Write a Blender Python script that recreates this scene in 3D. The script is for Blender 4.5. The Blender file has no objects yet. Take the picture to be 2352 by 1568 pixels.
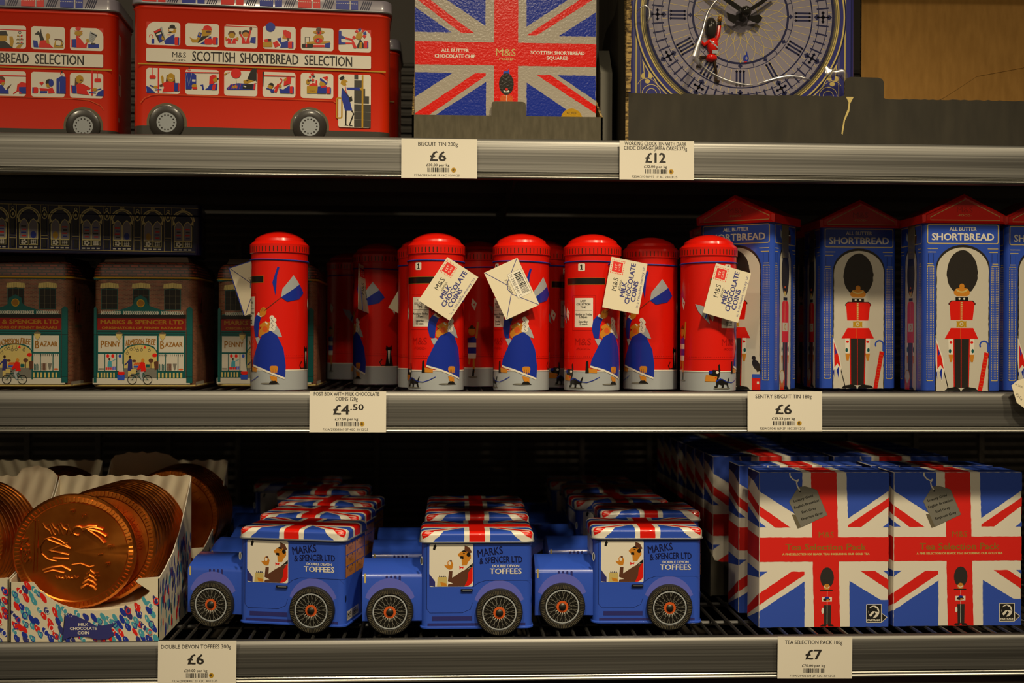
import bpy, bmesh, math, random
from mathutils import Vector, Matrix
from mathutils.geometry import tessellate_polygon
random.seed(7)
PI = math.pi
C = bpy.context.scene.collection
S = bpy.context.scene

# ------------------------------------------------------------------ camera
F, CAMY, CAMZ = 2800.0, -1.2, 1.30           # focal length in px of a 2352 px wide frame, stand 1.2 m off the shelf edge
YAW, PITCH, ROLL = math.radians(3.0), 0.0041, 0.0044
fw = Vector((math.sin(YAW)*math.cos(PITCH), math.cos(YAW)*math.cos(PITCH), -math.sin(PITCH)))
rt0 = Vector((math.cos(YAW), -math.sin(YAW), 0)); up0 = rt0.cross(fw)
rt = rt0*math.cos(ROLL)+up0*math.sin(ROLL); up = up0*math.cos(ROLL)-rt0*math.sin(ROLL)
cam = bpy.data.cameras.new('camera'); camo = bpy.data.objects.new('camera', cam); C.objects.link(camo)
m = Matrix((rt, up, -fw)).transposed().to_4x4(); m.translation = (0, CAMY, CAMZ); camo.matrix_world = m
cam.sensor_width = 36; cam.lens = F/2352*36; cam.clip_start = .05; cam.clip_end = 60
cam.dof.use_dof = True; cam.dof.focus_distance = 1.235; cam.dof.aperture_fstop = 6.3
S.camera = camo

def at(u, v, Y):
    """world point on the plane y=Y seen at photo pixel (u,v)"""
    d = fw+rt*((u-1176)/F)+up*((784-v)/F)
    t = (Y-CAMY)/d.y
    return Vector((d.x*t, Y, CAMZ+d.z*t))
def X(u, Y): return at(u, 772, Y).x
def KZ(u, Y): return (at(u, 700, Y).z-at(u, 900, Y).z)/200   # metres per photo pixel, upright, at that place

# ------------------------------------------------------------------ light
S.view_settings.view_transform = 'Standard'; S.view_settings.look = 'None'
S.view_settings.gamma = 1; S.view_settings.use_curve_mapping = False
S.view_settings.exposure = -0.08
w = bpy.data.worlds.new('world'); S.world = w; w.use_nodes = True
w.node_tree.nodes['Background'].inputs[0].default_value = (1.0, .78, .5, 1)
w.node_tree.nodes['Background'].inputs[1].default_value = .08
def lamp(name, x, y, z, power, size, tx, ty, tz, spot=70, col=(1, .83, .56)):
    l = bpy.data.lights.new(name, 'SPOT'); o = bpy.data.objects.new(name, l); C.objects.link(o)
    l.energy = power; l.shadow_soft_size = size; l.color = col
    l.spot_size = math.radians(spot); l.spot_blend = .9
    o.location = (x, y, z)
    o.rotation_euler = (Vector((tx, ty, tz))-o.location).to_track_quat('-Z', 'Y').to_euler()
    return o
lamp('ceiling_spot', .42, -1.02, 2.62, 96, .06, .15, 0, .76, 50)
lamp('ceiling_spot', -.22, -.90, 2.62, 42, .06, -.26, 0, .78, 50)
lamp('ceiling_spot', 1.25, -1.10, 2.62, 40, .06, .58, 0, .80, 52)
lamp('ceiling_spot', .10, -2.35, 2.62, 26, .05, .0, .1, 1.2, 60)
lamp('ceiling_spot', -1.1, -2.1, 2.62, 36, .05, -.4, .1, 1.2, 60)

# ------------------------------------------------------------------ materials
PAL = dict(W=(206,200,184), C=(222,212,184), K=(22,20,17), R=(224,24,8), r=(176,14,6), B=(22,48,158), V=(46,82,190), Y=(190,146,22), S=(205,132,38),
           G=(120,118,108), D=(66,64,58), L=(168,174,178), N=(16,22,70), T=(10,86,84), A=(70,158,178), P=(98,106,204), M=(96,58,40), g=(172,164,150), q=(128,14,8), o=(214,44,10), e=(238,224,150), d=(88,82,66),
           O=(214,92,34), E=(205,184,112), H=(232,226,210), U=(58,40,24), Z=(42,38,34), J=(104,96,74), Q=(150,86,66), X=(150,100,20), F=(48,50,120), I=(142,136,150))
MATS = {}
def lin(c): return tuple(((x/255)/12.92 if x/255 <= .04045 else ((x/255+.055)/1.055)**2.4) for x in c)+(1,)
def mat(key, fin='tin'):
    """one plain procedural material for each ink and finish"""
    k = key+fin
    if k in MATS: return MATS[k]
    mm = bpy.data.materials.new(k); mm.use_nodes = True; nt = mm.node_tree; b = nt.nodes['Principled BSDF']
    b.inputs['Base Color'].default_value = lin(PAL[key])
    b.inputs['Roughness'].default_value = dict(tin=.3, paper=.62, matt=.75, gloss=.16, emb=.25, foilink=.35).get(fin, .4)
    if fin == 'tin': b.inputs['Coat Weight'].default_value = .35; b.inputs['Coat Roughness'].default_value = .12
    if fin == 'emb':
        n = nt.nodes.new('ShaderNodeTexNoise'); n.inputs['Scale'].default_value = 420; n.inputs['Detail'].default_value = 1
        tc = nt.nodes.new('ShaderNodeTexCoord'); nt.links.new(tc.outputs['Object'], n.inputs['Vector'])
        bp = nt.nodes.new('ShaderNodeBump'); bp.inputs['Strength'].default_value = .35; bp.inputs['Distance'].default_value = .0006
        nt.links.new(n.outputs['Fac'], bp.inputs['Height']); nt.links.new(bp.outputs[0], b.inputs['Normal'])
    if fin == 'foilink': b.inputs['Metallic'].default_value = .7
    MATS[k] = mm; return mm
def nodemat(name, build):
    if name in MATS: return MATS[name]
    mm = bpy.data.materials.new(name); mm.use_nodes = True; build(mm.node_tree, mm.node_tree.nodes['Principled BSDF']); MATS[name] = mm; return mm
def tex(nt, kind, scale, sc=(1, 1, 1), rot=(0, 0, 0), **kw):
    t = nt.nodes.new(kind); t.inputs['Scale'].default_value = scale
    for k, v in kw.items(): t.inputs[k].default_value = v
    tc = nt.nodes.new('ShaderNodeTexCoord'); mp = nt.nodes.new('ShaderNodeMapping'); mp.inputs['Scale'].default_value = sc; mp.inputs['Rotation'].default_value = rot
    nt.links.new(tc.outputs['Object'], mp.inputs['Vector']); nt.links.new(mp.outputs[0], t.inputs['Vector']); return t
def ramp(nt, src, stops):
    r = nt.nodes.new('ShaderNodeValToRGB'); e = r.color_ramp.elements
    e[0].position, e[0].color = stops[0][0], stops[0][1]; e[1].position, e[1].color = stops[-1][0], stops[-1][1]
    for p, c in stops[1:-1]: q = e.new(p); q.color = c
    nt.links.new(src, r.inputs[0]); return r
def g(v): return (v, v, v, 1)
def bump(nt, b, src, strength, dist):
    bp = nt.nodes.new('ShaderNodeBump'); bp.inputs['Strength'].default_value = strength; bp.inputs['Distance'].default_value = dist
    nt.links.new(src, bp.inputs['Height']); nt.links.new(bp.outputs[0], b.inputs['Normal'])
def b_alu(nt, b):
    b.inputs['Metallic'].default_value = .85
    t = tex(nt, 'ShaderNodeTexNoise', 1, (.8, 1, 520), Detail=3.0)
    nt.links.new(ramp(nt, t.outputs['Fac'], [(.3, (.10, .097, .09, 1)), (.7, (.24, .236, .22, 1))]).outputs[0], b.inputs['Base Color'])
    t2 = tex(nt, 'ShaderNodeTexNoise', 1, (2.0, 1, 900), Detail=2.0)
    nt.links.new(ramp(nt, t2.outputs['Fac'], [(.3, g(.36)), (.7, g(.55))]).outputs[0], b.inputs['Roughness'])
    bump(nt, b, t.outputs['Fac'], .12, .0004)
def b_lip(nt, b):
    b.inputs['Metallic'].default_value = .9; b.inputs['Base Color'].default_value = (.42, .41, .37, 1); b.inputs['Roughness'].default_value = .3
def b_wire(nt, b):
    b.inputs['Base Color'].default_value = (.022, .021, .019, 1); b.inputs['Roughness'].default_value = .38
def b_panel(nt, b):
    b.inputs['Base Color'].default_value = (.075, .062, .048, 1); b.inputs['Roughness'].default_value = .5
def card(c1, c2, scale=60, st=.15):
    def f(nt, b):
        t = tex(nt, 'ShaderNodeTexNoise', scale, (1, 1, .25), Detail=5.0)
        nt.links.new(ramp(nt, t.outputs['Fac'], [(.3, lin(c1)), (.7, lin(c2))]).outputs[0], b.inputs['Base Color'])
        b.inputs['Roughness'].default_value = .8; bump(nt, b, t.outputs['Fac'], st, .0006)
    return f
def b_corr(nt, b):
    t = tex(nt, 'ShaderNodeTexNoise', 1, (160, 160, 420), Detail=2.0)
    nt.links.new(ramp(nt, t.outputs['Fac'], [(.4, lin((70, 54, 26))), (.6, lin((170, 142, 84)))]).outputs[0], b.inputs['Base Color'])
    b.inputs['Roughness'].default_value = .9; bump(nt, b, t.outputs['Fac'], .8, .001)
def b_foil(nt, b):
    b.inputs['Metallic'].default_value = 1; b.inputs['Roughness'].default_value = .33
    t = tex(nt, 'ShaderNodeTexNoise', 45, Detail=3.0)
    nt.links.new(ramp(nt, t.outputs['Fac'], [(.3, (.58, .15, .018, 1)), (.7, (.78, .24, .035, 1))]).outputs[0], b.inputs['Base Color'])
    t2 = tex(nt, 'ShaderNodeTexNoise', 26, Detail=4.0); bump(nt, b, t2.outputs['Fac'], .22, .002)
def b_brick(nt, b, sc=260, c1=(150, 80, 56), c2=(104, 56, 40), mo=(140, 104, 78)):
    t = nt.nodes.new('ShaderNodeTexBrick'); tc = nt.nodes.new('ShaderNodeTexCoord'); mp = nt.nodes.new('ShaderNodeMapping')
    mp.inputs['Rotation'].default_value = (PI/2, 0, 0)
    sx = nt.nodes.new('ShaderNodeSeparateXYZ'); ad = nt.nodes.new('ShaderNodeMath'); ad.operation = 'ADD'; cb = nt.nodes.new('ShaderNodeCombineXYZ')
    nt.links.new(tc.outputs['Object'], sx.inputs[0]); nt.links.new(sx.outputs[0], ad.inputs[0]); nt.links.new(sx.outputs[1], ad.inputs[1])
    nt.links.new(ad.outputs[0], cb.inputs[0]); nt.links.new(sx.outputs[2], cb.inputs[1]); nt.links.new(cb.outputs[0], t.inputs['Vector'])
    t.inputs['Scale'].default_value = sc; t.inputs['Mortar Size'].default_value = .09; t.inputs['Brick Width'].default_value = 1.1; t.inputs['Row Height'].default_value = .36
    t.inputs['Color1'].default_value = lin(c1); t.inputs['Color2'].default_value = lin(c2); t.inputs['Mortar'].default_value = lin(mo)
    n = tex(nt, 'ShaderNodeTexNoise', 90, Detail=3.0); mx = nt.nodes.new('ShaderNodeMix'); mx.data_type = 'RGBA'; mx.blend_type = 'MULTIPLY'; mx.inputs[0].default_value = .7
    nt.links.new(t.outputs[0], mx.inputs[6]); nt.links.new(ramp(nt, n.outputs['Fac'], [(.3, g(.45)), (.7, g(1))]).outputs[0], mx.inputs[7]); nt.links.new(mx.outputs[2], b.inputs['Base Color'])
    b.inputs['Roughness'].default_value = .5
def b_dome(nt, b):
    out = nt.nodes['Material Output']; nt.nodes.remove(b)
    tr = nt.nodes.new('ShaderNodeBsdfTransparent'); gl = nt.nodes.new('ShaderNodeBsdfGlossy'); gl.inputs['Roughness'].default_value = .03
    lw = nt.nodes.new('ShaderNodeLayerWeight'); pw = nt.nodes.new('ShaderNodeMath'); pw.operation = 'POWER'; pw.inputs[1].default_value = 4; fr = nt.nodes.new('ShaderNodeMath'); fr.operation = 'MULTIPLY_ADD'; fr.inputs[1].default_value = .8; fr.inputs[2].default_value = .05; mx = nt.nodes.new('ShaderNodeMixShader')
    nt.links.new(lw.outputs['Facing'], pw.inputs[0]); nt.links.new(pw.outputs[0], fr.inputs[0])
    nt.links.new(fr.outputs[0], mx.inputs[0]); nt.links.new(tr.outputs[0], mx.inputs[1]); nt.links.new(gl.outputs[0], mx.inputs[2]); nt.links.new(mx.outputs[0], out.inputs[0])
    t = tex(nt, 'ShaderNodeTexNoise', 16, Detail=2.0); bp = nt.nodes.new('ShaderNodeBump'); bp.inputs['Strength'].default_value = .4; bp.inputs['Distance'].default_value = .004
    nt.links.new(t.outputs['Fac'], bp.inputs['Height']); nt.links.new(bp.outputs[0], gl.inputs['Normal'])
def b_film(nt, b):
    out = nt.nodes['Material Output']; nt.nodes.remove(b)
    tr = nt.nodes.new('ShaderNodeBsdfTransparent'); gl = nt.nodes.new('ShaderNodeBsdfGlossy'); gl.inputs['Roughness'].default_value = .28
    mx = nt.nodes.new('ShaderNodeMixShader'); mx.inputs[0].default_value = .6  # heavy glossy share, so the added creases show as white highlights
    nt.links.new(tr.outputs[0], mx.inputs[1]); nt.links.new(gl.outputs[0], mx.inputs[2]); nt.links.new(mx.outputs[0], out.inputs[0])
def b_wall(nt, b):
    b.inputs['Base Color'].default_value = (.035, .032, .026, 1); b.inputs['Roughness'].default_value = .8
def b_floor(nt, b):
    t = tex(nt, 'ShaderNodeTexNoise', 9, Detail=6.0)
    nt.links.new(ramp(nt, t.outputs['Fac'], [(.3, g(.12)), (.7, g(.2))]).outputs[0], b.inputs['Base Color']); b.inputs['Roughness'].default_value = .4
ALU = lambda: nodemat('brushed_aluminium', b_alu)
LIP = lambda: nodemat('bright_aluminium', b_lip)
WIRE = lambda: nodemat('black_wire', b_wire)
PANEL = lambda: nodemat('black_panel', b_panel)
DKCARD = lambda: nodemat('dark_card', card((40, 36, 26), (54, 49, 37), 70))
GRCARD = lambda: nodemat('grey_card', card((74, 68, 50), (92, 85, 66), 240, .1))
KRAFT = lambda: nodemat('kraft_card', card((156, 112, 44), (172, 126, 56), 180, .12))
WHCARD = lambda: mat('C', 'matt')
CORR = lambda: nodemat('corrugated_edge', b_corr)
FOIL = lambda: nodemat('copper_foil', b_foil)
BRICK = lambda: nodemat('printed_brick', b_brick)
ROOF = lambda: nodemat('printed_roof_tiles', lambda nt, b: b_brick(nt, b, 120, (138, 62, 38), (96, 40, 26), (46, 26, 18)))
FILM = lambda: nodemat('highlight_film', b_film)
DOME = lambda: nodemat('clear_plastic', b_dome)

# ------------------------------------------------------------------ meshes
class MB:
    def __init__(s): s.v = []; s.f = []; s.m = []; s.mats = []; s.mi = {}
    def mid(s, mt):
        if mt.name not in s.mi: s.mi[mt.name] = len(s.mats); s.mats.append(mt)
        return s.mi[mt.name]
    def add(s, vs, fs, mt):
        n = len(s.v); s.v += [tuple(p) for p in vs]; k = s.mid(mt)
        for q in fs: s.f.append(tuple(i+n for i in q)); s.m.append(k)
    def box(s, x0, x1, y0, y1, z0, z1, mt):
        vs = [(x, y, z) for z in (z0, z1) for y in (y0, y1) for x in (x0, x1)]
        s.add(vs, [(0, 2, 3, 1), (4, 5, 7, 6), (0, 1, 5, 4), (2, 6, 7, 3), (0, 4, 6, 2), (1, 3, 7, 5)], mt)
    def loops(s, lps, mt, cap=True, close=True, mts=None):
        n = len(lps[0]); vs = [p for l in lps for p in l]; base = len(s.v); s.v += [tuple(p) for p in vs]
        for i in range(len(lps)-1):
            k = s.mid(mts[i] if mts else mt)
            for j in range(n if close else n-1):
                a, b = i*n+j, i*n+(j+1) % n
                s.f.append((base+a, base+b, base+b+n, base+a+n)); s.m.append(k)
        if cap:
            s.f.append(tuple(base+j for j in range(n))[::-1]); s.m.append(s.mid(mts[0] if mts else mt))
            q = (len(lps)-1)*n; s.f.append(tuple(base+q+j for j in range(n))); s.m.append(s.mid(mts[-1] if mts else mt))
    def lathe(s, prof, n, mt, mts=None, cap=True):
        s.loops([[(r*math.cos(2*PI*j/n), r*math.sin(2*PI*j/n), z) for j in range(n)] for r, z in prof], mt, cap, True, mts)
    def rprism(s, w, d, r, levels, mt, mts=None, cx=0, cy=0, n=6):
        s.loops([[(x+cx, y+cy, z) for x, y in rrect(w-2*i, d-2*i, max(r-i, .0004), n)] for z, i in levels], mt, True, True, mts)
    def tube(s, path, r, mt, n=6, close=False):
        lp = []; P = [Vector(p) for p in path]
        for i, p in enumerate(P):
            t = (P[min(i+1, len(P)-1)]-P[max(i-1, 0)]).normalized() if not close else (P[(i+1) % len(P)]-P[i-1]).normalized()
            a = t.cross(Vector((0, 0, 1)));
            if a.length < .1: a = t.cross(Vector((0, 1, 0)))
            a.normalize(); b = t.cross(a)
            lp.append([p+a*(r*math.cos(2*PI*k/n))+b*(r*math.sin(2*PI*k/n)) for k in range(n)])
        if close: lp.append(lp[0])
        s.loops(lp, mt, not close)
    def slab(s, poly, mp, t0, t1, mt, edge=None):
        """2-d outline turned into a plate; mp(x,z,off) places it"""
        n = len(poly); A = [mp(x, z, t0) for x, z in poly]; B = [mp(x, z, t1) for x, z in poly]
        tr = tessellate_polygon([[Vector((x, z, 0)) for x, z in poly]])
        s.add(A, tr, mt); s.add(B, [t[::-1] for t in tr], mt)
        s.add(A+B, [(i, (i+1) % n, n+(i+1) % n, n+i) for i in range(n)], edge or mt)
    def build(s, name, parent=None, smooth=35, loc=(0, 0, 0)):
        me = bpy.data.meshes.new(name); me.from_pydata(s.v, [], s.f)
        for q in s.mats: me.materials.append(q)
        me.polygons.foreach_set('material_index', s.m)
        bm = bmesh.new(); bm.from_mesh(me); bmesh.ops.recalc_face_normals(bm, faces=bm.faces); bm.to_mesh(me); bm.free()
        if smooth:
            me.shade_smooth(); me.set_sharp_from_angle(angle=math.radians(smooth))
        o = bpy.data.objects.new(name, me); C.objects.link(o); o.location = loc
        if parent: o.parent = parent
        return o
def rrect(w, d, r, n=6):
    pts = []
    for cx, cy, a in ((w/2-r, d/2-r, 0), (-w/2+r, d/2-r, 90), (-w/2+r, -d/2+r, 180), (w/2-r, -d/2+r, 270)):
        for k in range(n+1):
            t = math.radians(a+90*k/n); pts.append((cx+r*math.cos(t), cy+r*math.sin(t)))
    return pts
TXT = {}
def glyphs(s):
    if s in TXT: return TXT[s]
    cu = bpy.data.curves.new('t', 'FONT'); cu.body = s; cu.resolution_u = 2; cu.fill_mode = 'FRONT'
    o = bpy.data.objects.new('t', cu); C.objects.link(o)
    me = o.to_mesh(); v = [(p.co.x, p.co.y) for p in me.vertices]; f = [tuple(p.vertices) for p in me.polygons]
    o.to_mesh_clear(); bpy.data.objects.remove(o); bpy.data.curves.remove(cu)
    TXT[s] = (v, f); return TXT[s]
CAP = None
class Art:
    """flat print: polygons in photo pixels (u right, v down), laid in painter's order over a surface"""
    def __init__(s, mp, kx, kz, ox, oy, fin='tin', strip=0, start=6e-5, step=5e-6):
        s.mp, s.kx, s.kz, s.ox, s.oy, s.fin, s.strip, s.off, s.step = mp, kx, kz, ox, oy, fin, strip, start, step; s.M = MB(); s.T = (0, 0, 1, 1, 0)
        s.clipx = None
    def sub(s, ox, oy, sx, sy=None, shear=0): s.T = (ox, oy, sx, sy or sx, shear); return s
    def reset(s): s.T = (0, 0, 1, 1, 0)
    def new(s): s.M = MB(); return s
    def xf(s, p):
        ox, oy, sx, sy, sh = s.T; u = p[0]*sx; v = p[1]*sy+sh*u
        return ((u+ox-s.ox)*s.kx, (s.oy-v-oy)*s.kz)
    def tris(s, P, tr, mt):
        if s.clipx is not None: pass
        if not s.strip:
            s.M.add([s.mp(x, z, s.off) for x, z in P], tr, mt)
        else:
            vs, fs, key = [], [], {}
            def vid(p):
                k = (round(p[0]*2e5), round(p[1]*2e5))
                if k not in key: key[k] = len(vs); vs.append(s.mp(p[0], p[1], s.off))
                return key[k]
            for t in tr:
                T = [P[i] for i in t]; a = math.floor(min(p[0] for p in T)/s.strip); b = math.ceil(max(p[0] for p in T)/s.strip)
                for k in range(a, b):
                    q = clip(clip(T, k*s.strip, 1), (k+1)*s.strip, -1)
                    if len(q) > 2:
                        ids = [vid(p) for p in q]; ids = [i for n, i in enumerate(ids) if i != ids[n-1]]
                        if len(set(ids)) == len(ids) > 2: fs.append(tuple(ids))
            if fs: s.M.add(vs, fs, mt)
        s.off += s.step
    def p(s, c, pts, rough=0, fin=None):
        P = [s.xf(q) for q in pts]
        if rough:
            Q = []
            for i in range(len(P)):
                a, b = P[i], P[(i+1) % len(P)]; L = math.hypot(b[0]-a[0], b[1]-a[1]); n = max(1, int(L/(6*s.kx)))
                for k in range(n):
                    t = k/n; j = 0 if k == 0 else random.uniform(-1, 1)*rough*s.kx
                    Q.append((a[0]+(b[0]-a[0])*t-(b[1]-a[1])/max(L, 1e-9)*j, a[1]+(b[1]-a[1])*t+(b[0]-a[0])/max(L, 1e-9)*j))
            P = Q
        tr = tessellate_polygon([[Vector((x, z, 0)) for x, z in P]])
        s.tris(P, tr, mat(c, fin or s.fin))
    def r(s, c, x0, y0, x1, y1, rough=0, fin=None): s.p(c, [(x0, y0), (x1, y0), (x1, y1), (x0, y1)], rough, fin)
    def rr(s, c, x0, y0, x1, y1, r, n=4):
        s.p(c, [(x+(x0+x1)/2, y+(y0+y1)/2) for x, y in rrect(x1-x0, y1-y0, r, n)])
    def e(s, c, x, y, rx, ry=None, n=20, a0=0, a1=360, rot=0):
        ry = ry or rx; ca, sa = math.cos(math.radians(rot)), math.sin(math.radians(rot))
        pts = [(rx*math.cos(math.radians(a0+(a1-a0)*k/n)), ry*math.sin(math.radians(a0+(a1-a0)*k/n))) for k in range(n+(a1-a0 < 360))]
        s.p(c, [(x+a*ca-b*sa, y+a*sa+b*ca) for a, b in pts])
    def ring(s, c, x, y, r0, r1, n=40, a0=0, a1=360, asp=1):
        ang = [math.radians(a0+(a1-a0)*k/n) for k in range(n+1)]
        P = [s.xf((x+r*math.cos(a), y+r*math.sin(a)*asp)) for r in (r0, r1) for a in ang]
        s.tris(P, [t for k in range(n) for t in ((k, k+1, n+2+k), (k, n+2+k, n+1+k))], mat(c, s.fin))
    def l(s, c, pts, w, close=False):
        if close: pts = pts+[pts[0]]
        P = []; n = len(pts)
        for i, q in enumerate(pts):
            a, b = pts[max(i-1, 0)], pts[min(i+1, n-1)]
            if close and i in (0, n-1): a, b = pts[n-2], pts[1]
            dx, dy = b[0]-a[0], b[1]-a[1]; L = math.hypot(dx, dy) or 1
            P += [s.xf((q[0]-dy/L*w/2, q[1]+dx/L*w/2)), s.xf((q[0]+dy/L*w/2, q[1]-dx/L*w/2))]
        s.tris(P, [t for k in range(n-1) for t in ((2*k, 2*k+1, 2*k+3), (2*k, 2*k+3, 2*k+2))], mat(c, s.fin))
    def frame(s, c, x0, y0, x1, y1, w, r=0):
        pts = [(x0, y0), (x1, y0), (x1, y1), (x0, y1)] if not r else [(x+(x0+x1)/2, y+(y0+y1)/2) for x, y in rrect(x1-x0, y1-y0, r, 4)]
        s.l(c, pts, w, True)
    def many(s, c, polys):
        """several polygons in one layer"""
        P, T = [], []
        for q in polys:
            n = len(P); R = [s.xf(a) for a in q]; P += R
            T += [tuple(i+n for i in t) for t in tessellate_polygon([[Vector((x, z, 0)) for x, z in R]])]
        if P: s.tris(P, T, mat(c, s.fin))
    def t(s, c, txt, x, y, h, w=None, rot=0, bold=0, bend=0, al='c', fin=None, shear=0):
        """text with cap height h px centred on (x,y); w squeezes it to that width; rot turns it anticlockwise"""
        global CAP
        if CAP is None: CAP = max(p[1] for p in glyphs('H')[0])
        v, f = glyphs(txt); x0 = min(p[0] for p in v); x1 = max(p[0] for p in v); k = h/CAP; kx = k if not w else w/(x1-x0)
        W = (x1-x0)*kx; ox = {'c': -W/2, 'l': 0, 'r': -W}[al]; ca, sa = math.cos(math.radians(rot)), math.sin(math.radians(rot))
        for dx, dy in ([(0, 0)] if not bold else [(-bold/2, 0), (bold/2, 0), (0, bold/2)]):
            P = []
            for a, b in v:
                U = (a-x0)*kx+ox+dx; V = b*k-h/2+dy+bend*((a-x0)*kx+ox)**2; U += shear*V
                P.append(s.xf((x+U*ca-V*sa, y-U*sa-V*ca)))
            s.tris(P, f, mat(c, fin or s.fin))
    def build(s, name, parent=None): 
        o = s.M.build(name, parent, 40 if s.strip else 0); s.M = MB(); return o
def clip(P, x, sgn):
    out = []
    for i in range(len(P)):
        a, b = P[i-1], P[i]; da, db = (a[0]-x)*sgn, (b[0]-x)*sgn
        if (da < 0) != (db < 0):
            t = da/(da-db); out.append((x, a[1]+(b[1]-a[1])*t))
        if db >= 0: out.append(b)
    return out
def front(y=0): return lambda x, z, o: (x, y-o, z)
def topmap(z0): return lambda x, y, o: (x, y, z0+o)
def rightside(x0): return lambda y, z, o: (x0+o, y, z)      # art u runs away from the viewer
def leftside(x0): return lambda y, z, o: (x0-o, -y, z)      # art u runs towards the viewer
def cyl(R, cy=0): return lambda x, z, o: ((R+o)*math.sin(x/R), cy-(R+o)*math.cos(x/R), z)

# ------------------------------------------------------------------ scene records
def thing(name, label, cat, loc=(0, 0, 0), rz=0, group=None):
    o = bpy.data.objects.new(name, None); C.objects.link(o); o.empty_display_size = .02
    o.location = loc; o.rotation_euler = (0, 0, math.radians(rz)); o['label'] = label; o['category'] = cat
    if group: o['group'] = group
    return o
def dup(root, loc, rz=0, label=None, group=None, skip=()):
    r = root.copy(); C.objects.link(r); r.location = loc; r.rotation_euler = (0, 0, math.radians(rz))
    if label: r['label'] = label
    if group: r['group'] = group
    for ch in list(root.children):
        if ch.name.split('.')[0] in skip: continue
        c = ch.copy(); C.objects.link(c); c.parent = r
        for q in list(ch.children):
            d = q.copy(); C.objects.link(d); d.parent = c
    return r
ZT, ZM, ZB = CAMZ+.1953, CAMZ-.0545, CAMZ-.2989           # top edges of the three shelf rails
ST, SM, SB = ZT-.0012, ZM-.0005, ZB-.0025                   # the shelf surfaces the goods stand on
PX = 1.23/F                                               # metres per photo pixel on goods near the shelf edge

# ------------------------------------------------------------------ the shop around the shelves
def struct(name, x0, x1, y0, y1, z0, z1, mt):
    b = MB(); b.box(x0, x1, y0, y1, z0, z1, mt); o = b.build(name); o['kind'] = 'structure'; return o
struct('floor', -2.5, 2.5, -2.6, .75, -.05, 0, nodemat('shop_floor', b_floor))
struct('wall_back', -2.5, 2.5, .75, .80, 0, 2.9, nodemat('shop_wall', b_wall))
struct('ceiling', -2.5, 2.5, -2.6, .80, 2.9, 2.95, nodemat('shop_ceiling', b_wall))
YB = .64                                                     # the grid panel at the back of the bay
bay = thing('back_panel', 'black slatted wire back panel with dark uprights behind all the shelves', 'panel', (0, YB, .3))
hb = MB(); hb.box(-1.0, 1.1, 0, .004, -.0026, .0026, PANEL()); h0 = hb.build('slat', bay)
k = 0; z = .50
while z < 1.42:
    o = h0 if k == 0 else h0.copy()
    if k: C.objects.link(o)
    o.location = (0, 0, z); z += .0125; k += 1
vb = MB(); vb.box(-.004, .004, -.005, -.001, .45, 1.14, PANEL()); v0 = vb.build('upright', bay)
for k, x in enumerate([-.93+.103*i for i in range(20)]):
    o = v0 if k == 0 else v0.copy()
    if k: C.objects.link(o)
    o.location = (x, 0, 0)
bs = MB(); bs.box(-1.0, 1.1, .02, .03, .42, 1.6, PANEL()); bs.build('backing_sheet', bay)
for x in (-.97, 1.07):
    ub = MB(); ub.box(x-.02, x+.02, -.012, .03, -.3, 1.6, PANEL()); ub.build('post', bay)
cm = MB(); cm.slab([(-.012, -.016), (.008, -.016), (.008, .014), (.013, .016), (-.012, .016)], front(), 0, .0015, mat('C', 'paper'))
clipo = cm.build('shelf_clip', None, 0, at(2295, 447, .45)); clipo['label'] = 'small pale clip card hanging in the dark behind the sentry tins'; clipo['category'] = 'clip'

def shelf(zt, label, wires=True):
    t = thing('display_shelf', label, 'shelf', (0, 0, zt))
    x0, x1 = -.78, .92
    P = [(.0048, .0), (.0036, -.0007), (.0020, -.0038), (.0008, -.0088), (.0001, -.0150), (.0, -.0220), (-.0004, -.0290), (-.0008, -.0332), (.0008, -.0344)]
    b = MB(); b.loops([[(x, y, z) for y, z in P+[(.006, -.0344), (.006, 0)]] for x in (x0, x1)], ALU()); b.build('price_rail', t, 50)
    b = MB(); Q = [(.006, -.0345), (-.0020, -.0345), (-.0026, -.0352), (-.0020, -.0360), (-.0008, -.0364), (-.0024, -.0372), (-.0030, -.0385), (-.0020, -.0400), (.006, -.0406)]
    b.loops([[(x, y, z) for y, z in Q] for x in (x0, x1)], LIP()); b.build('rail_lip', t, 40)
    b = MB(); b.tube([(x0, .0095, -.0024), (x1, .0095, -.0024)], .0028, WIRE(), 8); b.build('front_bar', t)
    b = MB(); b.tube([(0, .0095, -.0042), (0, .62, -.0042)], .0018, WIRE(), 6); w0 = b.build('wire', t); n = 0
    x = x0+.01
    while x < x1:
        o = w0 if n == 0 else w0.copy()
        if n: C.objects.link(o)
        o.location = (x, 0, 0); x += .0155; n += 1
    for n, y in enumerate((.030, .1, .19, .28, .37, .46, .55, .615)):
        b = MB(); b.tube([(x0, y, -.0086), (x1, y, -.0086)], .0026, WIRE(), 6); b.build('cross_bar', t)
    for x in (x0+.02, (x0+x1)/2, x1-.02):
        b = MB(); b.slab([(.01, -.008), (.62, -.008), (.62, -.05), (.4, -.045), (.01, -.02)], lambda y, z, o, x=x: (x+o, y, z), 0, .003, PANEL()); b.build('bracket', t)
    return t
t = shelf(ZT, 'topmost wire shelf with brushed aluminium rail carrying the bus tins and clock tin')
for y in (.14, .30, .46):                                      # channels under the top deck
    b = MB(); b.box(-.78, .92, y-.03, y+.03, -.022, -.010, PANEL()); b.build('deck_channel', t)
b = MB(); b.box(-.95, 1.05, .012, .634, -.0102, -.0090, PANEL()); b.build('deck_sheet', t)
shelf(ZM, 'middle wire shelf with brushed aluminium rail carrying the red post box tins')
t = shelf(ZB, 'lowest wire shelf with brushed aluminium rail carrying the blue vans and tea packs')
b = MB(); b.box(-.78, .92, .012, .62, -.055, -.050, PANEL()); b.build('drip_tray', t)

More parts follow.
